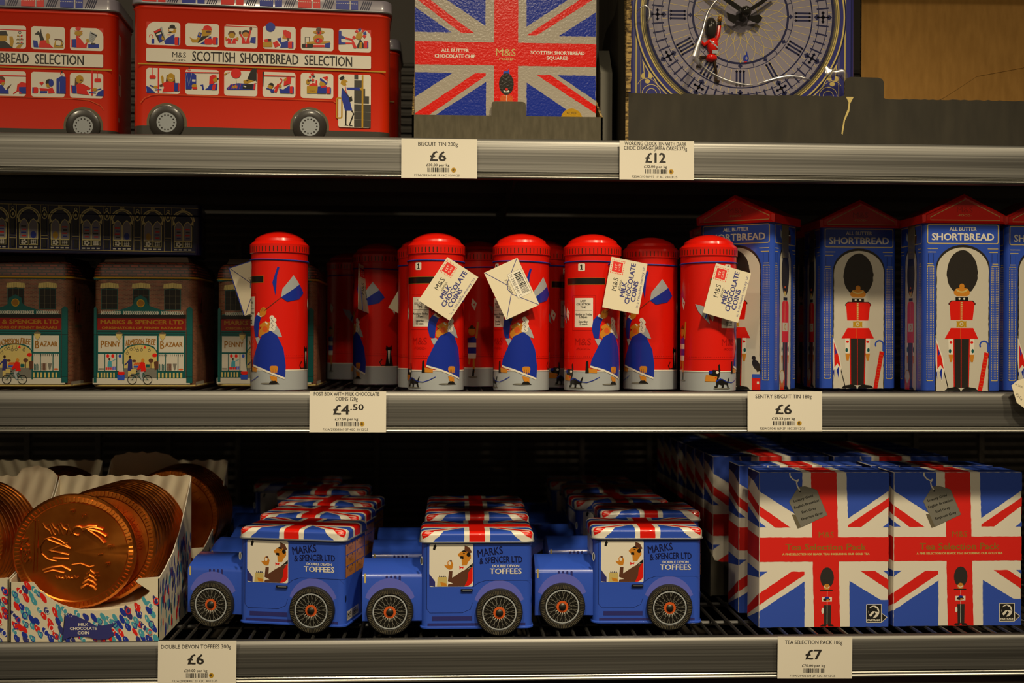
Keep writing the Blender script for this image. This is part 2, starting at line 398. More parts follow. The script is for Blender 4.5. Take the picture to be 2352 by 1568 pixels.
# ------------------------------------------------------------------ price cards in the rails
def price(u0, v0, u1, v1, lines, pr, per, code, label, tilt=0, dot=True, pence=None):
    cu, cv = (u0+u1)/2, (v0+v1)/2; pos = at(cu, cv, -.0042); kx = at(cu+1, cv, -.0042).x-pos.x; kz = -CAMY/F
    t = thing('price_card', label, 'label', pos, 0, None); t.rotation_euler = (math.radians(-1.2), math.radians(tilt), 0)
    A = Art(front(-.0004), kx, kz, cu, cv, 'paper', step=2e-6)
    b = MB(); w2, h2 = (u1-u0)/2*kx, (v1-v0)/2*kz; b.box(-w2, w2, -.0004, 0, -h2, h2, mat('H', 'paper')); b.build('card', t, 0)
    c = cu-3
    for y, tx, w in lines: A.t('Z', tx, c, y, 8.5, w, bold=.3)
    Y = v0+38
    A.t('Z', pr, c-(12 if pence else 0), Y+(4 if v1-v0 > 92 else 2), 22, 36 if len(pr) == 2 else 45, bold=2)
    if pence: A.t('Z', pence, c+24, Y-2, 13, 30, bold=1.2)
    y0 = v1-30
    A.t('Z', per, c, y0, 5.5, 53, bold=.4)
    x = c-24; rnd = random.Random(code); bars = []
    while x < c+26:
        ww = rnd.choice((1, 1, 1.6, 2.4)); bars.append([(x, y0+6), (x+ww, y0+6), (x+ww, y0+16), (x, y0+16)]); x += ww+rnd.choice((1, 1.2, 1.8))
    A.many('Z', bars)
    if dot: A.e('Y', c+36, y0+11, 5.6); A.t('Z', 'R', c+36, y0+11, 6, bold=.6)
    A.t('Z', code, c-2, v1-6.5, 5, 104)
    A.build('print', t)
price(922, 319, 1096, 409, [(331, 'BISCUIT TIN 200g', 91)], '£6', '£30.00 per kg', 'F33A/29396948 1F 16C 10/09/25', 'white price card reading £6 for biscuit tin 200g')
price(1423, 323, 1594, 413, [(330, 'WORKING CLOCK TIN WITH DARK', 142), (340.5, 'CHOC ORANGE JAFFA CAKES 375g', 145)], '£12', '£32.00 per kg', 'F33A/29398997 1F 8C 28/03/25', 'white price card reading £12 for working clock tin')
price(711, 899, 887, 992, [(905, 'POST BOX WITH MILK CHOCOLATE', 150), (916, 'COINS 120g', 51)], '£4', '£37.50 per kg', 'F33A/29308569 5F 40C 30/12/25', 'white price card reading £4.50 for post box tin', pence='.50')
price(1717, 898, 1888, 991, [(910, 'SENTRY BISCUIT TIN 180g', 129)], '£6', '£33.33 per kg', 'F33A/29041169 3F 18C 30/12/25', 'white price card reading £6 for sentry biscuit tin')
price(363, 1472, 543, 1569, [(1485, 'DOUBLE DEVON TOFFEES 300g', 160)], '£6', '£20.00 per kg', 'F33A/29304987 2F 12C 30/12/25', 'white price card reading £6 for toffees 300g', tilt=.2)
price(1786, 1461, 1957, 1558, [(1474, 'TEA SELECTION PACK 100g', 132)], '£7', '£70.00 per kg', 'F19A/29435203 2F 12C 30/12/25', 'white price card reading £7 for tea selection pack', tilt=.6, dot=False)

# ------------------------------------------------------------------ red bus tins on the top shelf
BW, BD, BR = 585*PX, .092, 26*PX
def chair(A, x, y0, y1, w=24): A.rr('R', x, y0, x+w*3.4, y1, 12); A.r('B', x+w*2.7, y0+6, x+w*3.4, y1)
def bus_right(A, win, t):
    """the passengers printed in the twelve openings of the off side"""
    s1, s2 = 1/8.711, 1/5.807
    def W(i, row, up=True): return win[row][i]
    def at_(i, row, cx, cy, s):
        if A.M.v: A.build('passenger_print', t)
        x, y = win[row][i][:2]; A.sub(x-cx*s, y-cy*s, s, s, -.04)
    at_(0, 0, 65, 118, s1)
    A.l('R', [(122, 430), (126, 395), (155, 380), (186, 398), (190, 460)], 16); A.r('B', 160, 465, 215, 555)
    A.p('L', [(325, 240), (360, 225), (425, 470), (400, 500)]); A.p('K', [(200, 318), (330, 255), (420, 480), (310, 545)]); A.p('R', [(205, 322), (320, 268), (335, 300), (222, 352)])
    A.p('B', [(290, 390), (350, 365), (375, 490), (315, 540)]); A.p('H', [(250, 370), (340, 330), (350, 360), (262, 400)]); A.p('Y', [(360, 400), (415, 470), (385, 490), (345, 470)])
    A.p('H', [(320, 545), (440, 470), (460, 490), (380, 545)]); A.p('B', [(402, 515), (450, 455), (600, 362), (602, 575), (420, 565)]); A.rr('R', 602, 428, 688, 590, 20); A.r('B', 668, 440, 690, 585)
    A.e('Y', 570, 305, 66, 48); A.e('H', 540, 285, 40, 30); A.p('S', [(470, 315), (490, 265), (505, 320)]); A.e('K', 557, 222, 54, 38); A.r('K', 480, 244, 636, 262); A.e('K', 515, 338, 32, 15)
    A.p('R', [(470, 365), (495, 380), (522, 368), (520, 402), (495, 388), (472, 402)])
    at_(1, 0, 820, 142, s1)
    A.p('Y', [(895, 450), (980, 500), (1030, 500), (1060, 440), (1100, 470), (1080, 560), (950, 560)]); A.p('B', [(1070, 355), (1135, 370), (1110, 470), (1045, 450)]); A.e('Y', 1090, 405, 22)
    A.p('Y', [(1135, 310), (1320, 310), (1310, 400), (1210, 440), (1130, 430)]); A.p('R', [(1125, 305), (1155, 300), (1170, 240), (1240, 218), (1310, 250), (1325, 320), (1130, 312)])
    A.e('M', 1260, 350, 50, 26); A.p('K', [(1130, 440), (1290, 425), (1060, 570), (1050, 560)]); A.p('H', [(1300, 430), (1100, 585), (1060, 585), (1260, 440)])
    A.p('B', [(1100, 590), (1310, 435), (1335, 600), (1180, 600)]); A.rr('R', 1185, 480, 1340, 605, 40); A.rr('R', 1340, 455, 1440, 605, 24); A.r('B', 1410, 470, 1440, 605)
    at_(2, 0, 1570, 178, s1)
    A.p('R', [(1570, 262), (2200, 290), (2200, 304), (1570, 276)])
    for cx, hy, hc, fc in ((1715, 440, 'M', 'Y'), (1985, 425, 'K', 'S')):
        A.p('R', [(cx-70, hy+80), (cx+70, hy+80), (cx+80, 620), (cx-80, 620)]); A.p('H', [(cx-30, hy+70), (cx+30, hy+70), (cx, hy+180)]); A.p('N', [(cx-12, hy+90), (cx+12, hy+90), (cx, hy+160)])
        A.e(hc, cx, hy-10, 72, 62); A.e(fc, cx, hy+20, 60, 50)
    A.l('R', [(1660, 520), (1600, 560)], 30); A.l('R', [(1770, 520), (1830, 560)], 30); A.e('Y', 1605, 515, 22, 30); A.e('Y', 1825, 520, 22, 30)
    A.l('R', [(1930, 520), (1880, 430)], 32); A.l('R', [(2040, 520), (2080, 340)], 32); A.e('M', 1875, 405, 24, 36); A.e('M', 2085, 325, 26, 34); A.p('B', [(2065, 600), (2090, 500), (2180, 490), (2175, 620)])
    at_(3, 0, 30, 140, s2)
    A.e('B', 130, 158, 62); A.r('Y', 30, 350, 155, 420); A.p('R', [(40, 325), (100, 312), (130, 350), (60, 355)]); A.r('K', 95, 315, 140, 348); A.p('R', [(160, 365), (215, 335), (255, 400), (190, 430)])
    A.p('B', [(215, 310), (265, 295), (275, 360), (360, 335), (360, 430), (255, 430), (270, 390)]); A.p('S', [(285, 300), (300, 250), (340, 250), (345, 315), (310, 315)]); A.p('R', [(292, 200), (330, 195), (400, 230), (395, 305), (340, 300), (300, 255)])
    A.rr('R', 360, 348, 430, 440, 14); A.r('B', 412, 355, 430, 440); A.r('M', 350, 305, 375, 340)
    at_(4, 0, 518, 155, s2)
    A.frame('K', 575, 305, 630, 400, 8); A.rr('K', 530, 395, 680, 445, 16); A.r('R', 580, 400, 600, 440); A.r('R', 680, 410, 830, 440); A.p('Y', [(590, 370), (690, 360), (900, 360), (910, 390), (600, 395)])
    A.e('Y', 750, 320, 70, 50); A.e('R', 748, 355, 55, 38); A.e('N', 742, 355, 22); A.e('H', 742, 355, 10); A.e('Y', 755, 240, 75, 25); A.e('R', 755, 245, 34, 28); A.e('N', 752, 248, 16); A.e('M', 752, 205, 34, 32); A.p('B', [(830, 440), (840, 390), (905, 378), (900, 450)])
    at_(5, 0, 1003, 172, s2)
    A.p('B', [(1003, 235), (1040, 240), (1040, 300), (1100, 325), (1080, 345), (1035, 340), (1040, 390), (1100, 395), (1095, 418), (1003, 420)])
    A.l('R', [(1090, 335), (1180, 355), (1235, 470)], 24); A.l('R', [(1095, 405), (1185, 405), (1215, 470)], 22); A.e('R', 1206, 328, 22); A.p('Y', [(1225, 330), (1245, 260), (1320, 255), (1320, 310), (1290, 360), (1240, 350)])
    for k in range(5):
        a = math.radians(205+k*42); b = a+math.radians(32); q = [(1290+r*math.cos(t), 285+r*.95*math.sin(t)) for r, t in ((42, a), (84, a), (84, b), (42, b))]; A.p('RBRBR'[k], q)
    A.p('K', [(1245, 440), (1290, 345), (1340, 420), (1340, 470), (1250, 470)]); A.p('Y', [(1285, 390), (1315, 390), (1310, 470), (1275, 470)]); A.rr('R', 1335, 375, 1398, 470, 12); A.r('B', 1382, 385, 1398, 470)
    # lower deck
    at_(0, 1, 70, 1028, s1)
    A.r('R', 186, 1030, 196, 1180); A.rr('R', 130, 1180, 250, 1248, 22); A.r('R', 288, 1030, 314, 1520); A.p('B', [(70, 1390), (150, 1420), (240, 1520), (80, 1520)]); A.l('H', [(130, 1395), (215, 1490)], 16); A.l('B', [(135, 1375), (220, 1410)], 22); A.l('B', [(240, 1465), (360, 1460)], 18)
    A.e('Y', 250, 1410, 40, 24); A.p('M', [(320, 1370), (380, 1350), (380, 1400), (325, 1400)]); A.p('M', [(460, 1180), (610, 1180), (625, 1340), (440, 1320)]); A.p('R', [(370, 1340), (450, 1310), (560, 1300), (610, 1340), (600, 1500), (375, 1510), (410, 1420)])
    A.e('Y', 540, 1230, 72, 86); A.l('H', [(505, 1240), (560, 1250)], 16); A.p('Y', [(350, 1210), (372, 1180), (400, 1220), (400, 1340), (365, 1330)]); A.rr('B', 600, 1335, 705, 1495, 16); A.p('R', [(680, 1340), (708, 1345), (700, 1490), (670, 1490)])
    at_(1, 1, 822, 1050, s1)
    A.p('R', [(822, 1140), (1465, 1152), (1465, 1170), (822, 1160)]); A.ring('R', 895, 1090, 20, 32, 12, 20, 330); A.r('K', 885, 1045, 905, 1085); A.p('B', [(825, 1155), (950, 1155), (1030, 1200), (1030, 1390), (960, 1400), (940, 1480), (830, 1480)])
    A.l('L', [(845, 1170), (888, 1420), (945, 1170)], 8); A.p('H', [(955, 1290), (1020, 1295), (1015, 1335), (950, 1330)]); A.e('Y', 995, 1420, 52, 40); A.p('R', [(950, 1440), (1050, 1440), (1050, 1480), (960, 1480)]); A.p('B', [(1095, 1400), (1165, 1390), (1180, 1490), (1145, 1490), (1140, 1420)])
    A.p('R', [(1290, 1230), (1350, 1200), (1420, 1215), (1430, 1300), (1350, 1390), (1280, 1390)]); A.p('Y', [(1345, 1300), (1420, 1240), (1440, 1300), (1420, 1345), (1370, 1340)]); A.e('K', 1445, 1278, 20, 16); A.p('B', [(1195, 1490), (1250, 1460), (1290, 1390), (1440, 1370), (1430, 1500)]); A.p('R', [(1350, 1400), (1405, 1390), (1390, 1500), (1330, 1500)])
    at_(2, 1, 1570, 1075, s1)
    A.e('R', 1800, 1200, 98, 96); A.l('K', [(1800, 1300), (1812, 1420)], 5); A.p('K', [(2020, 1310), (2090, 1140), (2160, 1095), (2200, 1110), (2200, 1360)]); A.p('Y', [(1940, 1350), (2020, 1320), (2160, 1360), (2120, 1400), (1960, 1405)]); A.e('K', 2020, 1350, 24, 10)
    A.p('H', [(2000, 1420), (2180, 1350), (2200, 1390), (2080, 1440)]); A.p('B', [(1615, 1500), (1700, 1420), (1840, 1395), (2180, 1420), (2170, 1525), (1640, 1520)]); A.p('K', [(1930, 1430), (2130, 1410), (2120, 1520), (1930, 1510)]); A.p('Y', [(1730, 1450), (1810, 1425), (1825, 1490), (1740, 1500)])
    for k in range(5): A.l('R', [(1650+k*55, 1510), (1690+k*50, 1420)], 8)
    A.p('R', [(2150, 1400), (2180, 1400), (2170, 1520), (2135, 1520)]); A.p('H', [(1945, 1440), (2000, 1460), (1990, 1480), (1945, 1462)]); A.l('Y', [(1575, 1225), (1620, 1195)], 22); A.l('R', [(1620, 1195), (1680, 1172)], 8)
    at_(3, 1, 30, 738, s2)
    A.p('R', [(30, 785), (448, 800), (448, 812), (30, 797)]); A.p('K', [(30, 745), (48, 740), (40, 930), (30, 935)]); A.e('K', 142, 920, 34, 30); A.p('Y', [(92, 935), (120, 915), (165, 935), (150, 970), (115, 968)]); A.l('B', [(80, 960), (160, 985)], 12); A.l('R', [(260, 830), (285, 850), (278, 880), (180, 960)], 12); A.l('R', [(240, 905), (195, 1015)], 34)
    A.p('B', [(130, 985), (180, 970), (180, 1018), (140, 1018)]); A.p('R', [(310, 870), (345, 815), (405, 815), (395, 900), (305, 930)]); A.p('Y', [(300, 850), (340, 820), (345, 850), (325, 875)]); A.e('Y', 262, 930, 16, 22); A.p('B', [(245, 965), (300, 980), (385, 920), (385, 1030), (260, 1025)]); A.rr('R', 385, 938, 435, 1032, 12); A.r('B', 420, 945, 437, 1032)
    at_(4, 1, 518, 750, s2)
    A.r('Y', 600, 945, 742, 1042); A.l('K', [(680, 940), (672, 800)], 4); A.p('R', [(645, 775), (660, 785), (672, 772), (684, 785), (697, 775), (690, 805), (655, 808)]); A.e('R', 640, 825, 14, 16); A.e('N', 692, 818, 15, 10); A.e('N', 648, 868, 14, 8); A.ring('R', 680, 868, 6, 17, 12); A.e('Y', 615, 890, 26, 34); A.e('M', 620, 880, 14, 18)
    A.l('R', [(725, 870), (722, 925)], 20); A.p('R', [(640, 925), (680, 905), (740, 925), (740, 946), (620, 946)]); A.t('X', 'M&S', 672, 1014, 16, 60); A.p('Y', [(765, 915), (780, 870), (850, 920), (825, 950), (780, 950)]); A.p('B', [(770, 850), (785, 840), (865, 905), (860, 925), (775, 875)]); A.p('H', [(785, 845), (800, 832), (872, 890), (864, 908)]); A.p('R', [(800, 832), (835, 825), (870, 860), (872, 892)]); A.e('R', 858, 835, 18)
    A.p('B', [(745, 955), (860, 950), (855, 1048), (735, 1045)]); A.p('R', [(780, 955), (850, 938), (855, 965), (790, 970)]); A.rr('R', 858, 962, 915, 1050, 12); A.r('B', 900, 970, 917, 1050)
    A.reset()
def bus_left(A, win, t):
    s = 1/5.6
    def at_(i, row, cx, cy):
        if A.M.v: A.build('passenger_print', t)
        x, y = win[row][i][:2]; A.sub(x-cx*s, y-cy*s, s, s, -.036)
    def busts(i, row):
        if A.M.v: A.build('passenger_print', t)
        x, y = win[row][i][:2]; A.sub(x, y, 1)
        A.p('RB'[i % 2], [(20, 52), (26, 32), (50, 30), (56, 52)]); A.e('Y', 38, 22, 10, 11); A.e('KR'[i % 2], 38, 14, 11, 7); A.rr('BR'[i % 2], 56, 30, 68, 52, 3)
    for i in (0, 1, 2): busts(i, 0); busts(i, 1)
    at_(3, 0, -100, 45)
    A.p('R', [(-100, 90), (318, 108), (318, 120), (-100, 102)]); A.p('K', [(-40, 180), (0, 120), (70, 120), (95, 180)]); A.p('Y', [(-30, 180), (80, 180), (80, 240), (20, 260), (-40, 230)]); A.p('K', [(-80, 340), (-20, 250), (60, 250), (160, 340)]); A.p('Y', [(110, 190), (150, 190), (165, 250), (150, 330), (120, 310)]); A.l('K', [(238, 140), (238, 280)], 6); A.ring('K', 238, 140, 12, 18, 12)
    for yy, ww in ((190, 30), (230, 45), (275, 50)): A.r('K', 238-ww, yy, 238+ww, yy+5); A.r('R', 250, yy-18, 272, yy); A.r('Y', 205, yy-14, 228, yy)
    A.p('Y', [(190, 340), (215, 300), (280, 285), (240, 340)])
    at_(4, 0, 385, 62)
    A.p('B', [(405, 255), (460, 262), (475, 350), (415, 345)]); A.p('K', [(425, 180), (470, 140), (490, 160), (505, 105), (512, 165), (560, 290), (500, 270), (480, 190)]); A.p('R', [(480, 350), (490, 262), (560, 255), (660, 355)]); A.e('Y', 590, 205, 28, 36); A.p('Y', [(570, 240), (600, 240), (610, 310), (570, 290)]); A.p('Y', [(660, 350), (680, 260), (760, 260), (785, 355)]); A.e('H', 720, 295, 34, 40); A.ring('K', 745, 300, 30, 38, 12, -80, 90); A.l('K', [(690, 325), (750, 330)], 8); A.l('M', [(670, 245), (765, 255)], 12)
    at_(5, 0, 885, 78)
    A.p('B', [(900, 265), (960, 262), (965, 368), (910, 362)]); A.r('R', 900, 268, 912, 362); A.p('R', [(960, 220), (1010, 220), (1060, 330), (1100, 300), (1090, 375), (965, 370)]); A.p('H', [(980, 225), (1030, 240), (1035, 280)]); A.e('Y', 990, 185, 50, 34); A.e('R', 985, 125, 34, 22); A.p('R', [(940, 150), (1030, 155), (1045, 165), (935, 158)]); A.p('Y', [(1085, 265), (1125, 255), (1130, 300), (1090, 305)])
    A.p('L', [(1135, 160), (1225, 205), (1160, 310), (1115, 270)]); A.l('K', [(1145, 182), (1215, 222)], 14)
    for k in range(4): A.l('G', [(1138-k*2, 210+k*22), (1195-k*10, 238+k*18)], 4)
    A.r('B', 1110, 328, 1245, 375); A.frame('K', 1150, 315, 1200, 332, 7)
    at_(3, 1, -100, 640)
    A.p('R', [(-100, 690), (318, 704), (318, 718), (-100, 704)]); A.e('M', 10, 760, 50, 50); A.p('R', [(-20, 740), (60, 770), (50, 810), (-10, 800)]); A.p('Y', [(20, 790), (60, 790), (40, 830), (10, 820)]); A.p('B', [(-60, 930), (-40, 830), (20, 820), (70, 890), (100, 860), (105, 935)]); A.p('M', [(80, 860), (140, 810), (110, 860), (90, 880)]); A.p('R', [(200, 900), (210, 820), (260, 785), (318, 800), (318, 910)]); A.r('B', 232, 850, 318, 935); A.l('R', [(160, 935), (220, 890), (260, 935)], 14)
    at_(4, 1, 387, 655)
    A.p('R', [(490, 815), (502, 798), (516, 808), (530, 798), (543, 815), (517, 848)]); A.rr('R', 405, 868, 475, 945, 20); A.r('B', 402, 870, 418, 940); A.e('K', 610, 810, 45, 44); A.e('B', 635, 815, 30, 48); A.p('Y', [(568, 830), (600, 820), (620, 870), (580, 868)]); A.p('R', [(490, 880), (600, 890), (650, 870), (680, 945), (600, 950), (600, 915), (500, 915)]); A.r('B', 495, 920, 585, 945); A.p('B', [(700, 765), (760, 730), (815, 740), (815, 955), (700, 950)]); A.ring('R', 768, 695, 14, 22, 12, 30, 330); A.r('K', 760, 662, 775, 690); A.l('L', [(740, 800), (738, 940)], 5)
    at_(5, 1, 885, 670)
    A.r('R', 1152, 672, 1170, 998); A.r('R', 1226, 680, 1232, 775); A.rr('R', 1190, 778, 1272, 824, 16); A.p('R', [(895, 862), (910, 862), (925, 965), (905, 960)]); A.p('B', [(905, 865), (965, 868), (972, 968), (920, 966)]); A.p('M', [(950, 770), (985, 760), (985, 850), (945, 865)]); A.e('Y', 1005, 785, 48, 52); A.p('R', [(965, 860), (1000, 835), (1055, 850), (1145, 900), (1120, 925), (1090, 920), (1125, 990), (975, 970)]); A.e('M', 1025, 800, 20, 10); A.e('Y', 1195, 920, 32, 20); A.l('B', [(1215, 925), (1275, 910)], 12); A.p('B', [(1205, 1000), (1240, 950), (1305, 920), (1305, 1005)]); A.l('B', [(1120, 955), (1210, 965)], 12)
    A.reset()
def bus(label, side, loc, rz):
    """side 'off': front of the bus at the left, platform door at the right; 'near': the mirror layout"""
    t = thing('bus_tin', label, 'tin', loc, rz, 'double decker bus tins')
    k = PX; top = 302; zz = lambda v: (316-v)*k
    red, dk = mat('o'), mat('D')
    b = MB(); b.rprism(BW-.004, BD-.004, BR, [(0, .001), (.0012, 0), (zz(287), 0), (zz(27), 0), (zz(22), -.0012), (zz(17), 0), (zz(12), 0)], red, [dk, dk, red, red, red, red], BW/2, BD/2)
    b.build('body', t)
    b = MB(); b.rprism(BW, BD, BR, [(zz(14), 0), (zz(12), -.0006), (zz(10), 0), (zz(-12), .0002), (zz(-15), .0015), (zz(-15), .006), (zz(-13.5), .009)], mat('L'), [mat('L', 'foilink'), mat('L', 'foilink'), mat('I'), mat('I'), mat('I'), mat('I')], BW/2, BD/2); lid = b.build('lid', t)
    A = Art(front(), k, k, 0, 316, 'tin')
    x = 26; n = 0; rnd = random.Random(3)
    while x < 540:                                              # the tartan band of the lid
        c = 'RB'[n % 2]; A.r(c, x, -11, x+30, 9); A.r(c, x+34, -11, x+50, 9)
        A.many('N', [[(min(x+54+j*4.6, 566), 9), (min(x+56.4+j*4.6, 567), 9), (min(x+64+j*4.6, 568), -11), (min(x+61.6+j*4.6, 567), -11)] for j in range(5)])
        A.many('H', [[(x+j*5, -5), (x+3+j*5, -5), (x+3+j*5, -4), (x+j*5, -4)] for j in range(10)]); A.l('H', [(x+32, -11), (x+32, 9)], 1)
        x += 86; n += 1
    o = A.build('tartan_print', lid); o.location = (0, -.0001, 0)
    xs = [34+85.6*i for i in range(6)]
    if side == 'near': xs = [585-74-34-85.6*(5-i) for i in range(6)]
    win = [[(x, 53) for x in xs], [(x, 157) for x in xs]]
    A = Art(front(.002), k, k, 0, 316, 'tin')
    def panes(row, i):
        x, y = win[row][i]; h = 52 if row == 0 else 57
        A.rr('L' if False else 'H', x, y, x+74, y+h, 6)
        big = (0 if side == 'off' else 5) if row == 0 else -1
        if row == 0 and i in (0, 5):
            c = (x, y) if i == 0 else (x+74, y); sg = 1 if i == 0 else -1
            A.p('o', [c, (c[0]+sg*16, y), (c[0]+sg*8, y+4), (c[0]+sg*3, y+9), (c[0], y+18)])
    for row in (0, 1):
        for i in range(6):
            if row == 1 and i == 5 and side == 'off': continue
            panes(row, i); A.build('window', t)
    (bus_right if side == 'off' else bus_left)(A, win, t); A.build('passenger_print', t)
    A.rr('H', xs[0], 113, xs[0]+502, 143, 3)
    A.t('Z', 'M&S', xs[0]+72, 126, 11.5, 30); A.t('Z', '-FOOD-', xs[0]+72, 138, 4.5, 29, bold=.4)
    for tx, cx, ww in (('SCOTTISH', xs[0]+148, 94), ('SHORTBREAD', xs[0]+272, 130), ('SELECTION', xs[0]+405, 107)): A.t('Z', tx, cx, 128, 22, ww, bold=1.0)
    A.build('name_banner', t)
    A.r('Y', 16, 147, 570, 150)
    if side == 'off':
        A.l('O', [(22, 236), (30, 226), (44, 219), (62, 216), (450, 219), (456, 223)], 1.6)
        x = xs[5]; A.rr('H', x, 157, x+74, 279, 5)
        for kx, ky, kw in ((36, 157, 9), (36, 170, 17), (36, 189, 25), (36, 206, 34), (36, 225, 38), (36, 243, 38), (36, 261, 38)): A.r('D', x+kx, ky, x+kx+kw, ky+(11 if ky < 160 else 17.5))
        A.r('Y', x+53, 158, x+57, 279); A.frame('Y', x-4, 212, x+8, 258, 3.5, 4); A.r('H', x-5, 205, x-.6, 262) if False else None
        s = 1/5.807; A.sub(x-1003*s, 157-775*s, s)
        A.p('K', [(1010, 830), (1070, 790), (1085, 830), (1060, 850), (1030, 858)]); A.p('Y', [(1040, 860), (1085, 840), (1128, 870), (1100, 890), (1110, 920), (1080, 935), (1030, 905)]); A.p('B', [(1108, 950), (1285, 945), (1285, 985), (1115, 982)]); A.e('Y', 1312, 965, 18, 22)
        A.p('B', [(1048, 955), (1085, 950), (1140, 1070), (1190, 1260), (1090, 1262), (1055, 1130), (1040, 1080)]); A.p('H', [(1050, 950), (1085, 940), (1120, 1040), (1100, 1030)]); A.l('R', [(1092, 935), (1108, 1030)], 10); A.l('K', [(1052, 960), (1150, 1090)], 10); A.p('K', [(1140, 1080), (1180, 1065), (1190, 1130), (1150, 1145)])
        A.l('K', [(1104, 1262), (1100, 1455)], 20); A.l('K', [(1180, 1260), (1205, 1300), (1150, 1455)], 18); A.p('K', [(1085, 1462), (1140, 1462), (1120, 1445), (1090, 1445)]); A.p('K', [(1140, 1465), (1200, 1465), (1170, 1448)]); A.reset()
    else:
        A.l('O', [(50, 216), (480, 216), (520, 219), (545, 230), (552, 240)], 1.6)
    A.build('side_print', t)
    for cx in ((79, 397) if side == 'off' else (153, 507)):
        A.off = 6e-5; A.e('J', cx, 279, 44, 44, 28, 180, 360); A.r('J', cx-44, 278, cx+44, 287); A.build('wheel_arch', t)
        wb = MB(); wb.loops([[(cx*k+r*k*math.cos(a), .002-y, max(zz(279)+r*k*math.sin(a), .0004)) for a in [2*PI*j/32 for j in range(32)]] for r, y in ((38.5, .0002), (38.5, .0014), (36, .0018), (22.5, .0018))], mat('Z'), False); wb.mats[0] = mat('Z')
        wh = wb.build('wheel', t)
        B = Art(front(.0004), k, k, 0, 316, 'tin'); B.e('Z', cx, 279, 37); B.e('L', cx, 279, 22, n=28); B.many('Z', [[(cx+16.5*math.cos(a)+2*math.cos(q), 279+16.5*math.sin(a)+2*math.sin(q)) for q in [PI/3*j for j in range(6)]] for a in [2*PI*j/14 for j in range(14)]])
        B.build('hub_cap', wh)
    # narrow end towards the neighbour
    E_ = Art(rightside(BW-.002), k, k, -30, 316, 'tin')
    E_.rr('H', 0, 60, 30, 104, 4); E_.build('end_window', t); E_.rr('H', 0, 150, 32, 200, 4); E_.rr('N', 4, 155, 16, 178, 2); E_.build('end_window', t); E_.e('H', 3, 258, 6); E_.build('headlamp_print', t)
    return t
p = at(299, 305, .020); bus2 = bus('red double decker bus tin seen whole, platform door at its right end', 'off', (p.x, .020, ST), 5.0)
p = at(252, 308, .024); a = math.radians(4.0)
bus1 = bus('red double decker bus tin cut off by the left edge of the photo', 'near', (p.x-BW*math.cos(a), .024-BW*math.sin(a)+.03, ST), 4.0)
bus1.location.y = max(.006, bus1.location.y)
p = at(920, 308, .215); bus3 = dup(bus2, (p.x-BW, .20, ST), 0, 'red bus tin in shadow behind the whole bus tin, only its end showing')

# ------------------------------------------------------------------ flag biscuit tin in its cardboard tray
def ragged(x0, x1, z, amp, step, rnd):
    n = max(2, int(abs(x1-x0)/step)); return [(x0+(x1-x0)*i/n, z+rnd.uniform(-amp, amp)) for i in range(n+1)]
rnd = random.Random(11)
Yb = .012; p = at(1159, 268, Yb); k = KZ(1159, Yb); x9 = (X(1368, Yb)-X(950, Yb)); kx = x9/418
t = thing('biscuit_tin', 'flag printed biscuit tin with a bearskin guard standing in a grey card tray', 'tin', (X(1159, Yb), Yb, ST+.0012))
zb = at(1159, 268, Yb).z-ST-.0012                        # height of the tray lip above the tin's base
zt = .168
b = MB(); b.rprism(x9, .10, .003, [(0, .0005), (.0008, 0), (zt-.0008, 0), (zt, .0005)], mat('g', 'emb'), None, 0, .05); b.build('body', t)
A = Art(front(), kx, k, 1159, 0, 'emb'); A.oy = 268+zb/k
A.r('g', 951, -85, 1367, 278)
for c, q in (('B', [(1112, 61), (1019, 0), (880, -92), (1112, -92)]), ('R', [(1087, 78), (1057, 78), (951, 0), (951, -22)]), ('B', [(951, 20), (1035, 77), (951, 77)]),
             ('B', [(1206, -92), (1367, -92), (1367, -46), (1206, 61)]), ('R', [(1207, 81), (1229, 81), (1367, -9), (1367, -30)]), ('B', [(1281, 81), (1366, 25), (1366, 81)]),
             ('B', [(952, 169), (1038, 169), (952, 225)]), ('R', [(952, 276), (952, 263), (1090, 169), (1113, 169), (1113, 175), (970, 276)]), ('B', [(982, 278), (1114, 189), (1114, 278)]),
             ('B', [(1207, 189), (1342, 278), (1207, 278)]), ('R', [(1230, 171), (1262, 171), (1367, 241), (1367, 258)]), ('B', [(1279, 171), (1366, 171), (1366, 228)])):
    A.p(c, [(max(951, u), v) for u, v in q], .5)
A.r('R', 1132, -85, 1187, 278, .4); A.r('R', 951, 98, 1367, 151, .4); A.build('flag_print', t)
A.t('H', 'ALL BUTTER', 1043, 118, 7.5, 63, bold=.8); A.t('H', 'CHOCOLATE CHIP', 1043, 131, 7.5, 93, bold=.8); A.t('H', 'SCOTTISH SHORTBREAD', 1278, 120, 7.5, 124, bold=.8); A.t('H', 'SQUARES', 1277, 132, 7.5, 48, bold=.8)
A.t('E', 'M&S', 1159, 120.5, 16.5, 45); A.t('E', '-FOOD-', 1160, 136, 5.5, 40, bold=.4); A.build('lettering', t)
A.p('V', [(1153, 170), (1154, 164), (1163, 163), (1166, 158), (1168, 170)]); A.e('Z', 1160.5, 193, 17, 25); A.p('H', [(1154, 207), (1160, 210), (1167, 207), (1166, 212), (1155, 212)]); A.e('R', 1161, 205, 3); A.p('O', [(1146, 278), (1147, 222), (1154, 218), (1168, 218), (1175, 222), (1176, 278)]); A.l('H', [(1161, 218), (1161, 270)], .8); A.build('guard_print', t)
ty = .006; t = thing('display_tray', 'low grey card tray with a rounded centre tab holding the flag biscuit tin', 'tray', (X(1164, ty), ty, ST))
kx = (X(1384, ty)-X(945, ty))/439; k = (ty-CAMY)/F; zf = at(1164, 266, ty).z-ST
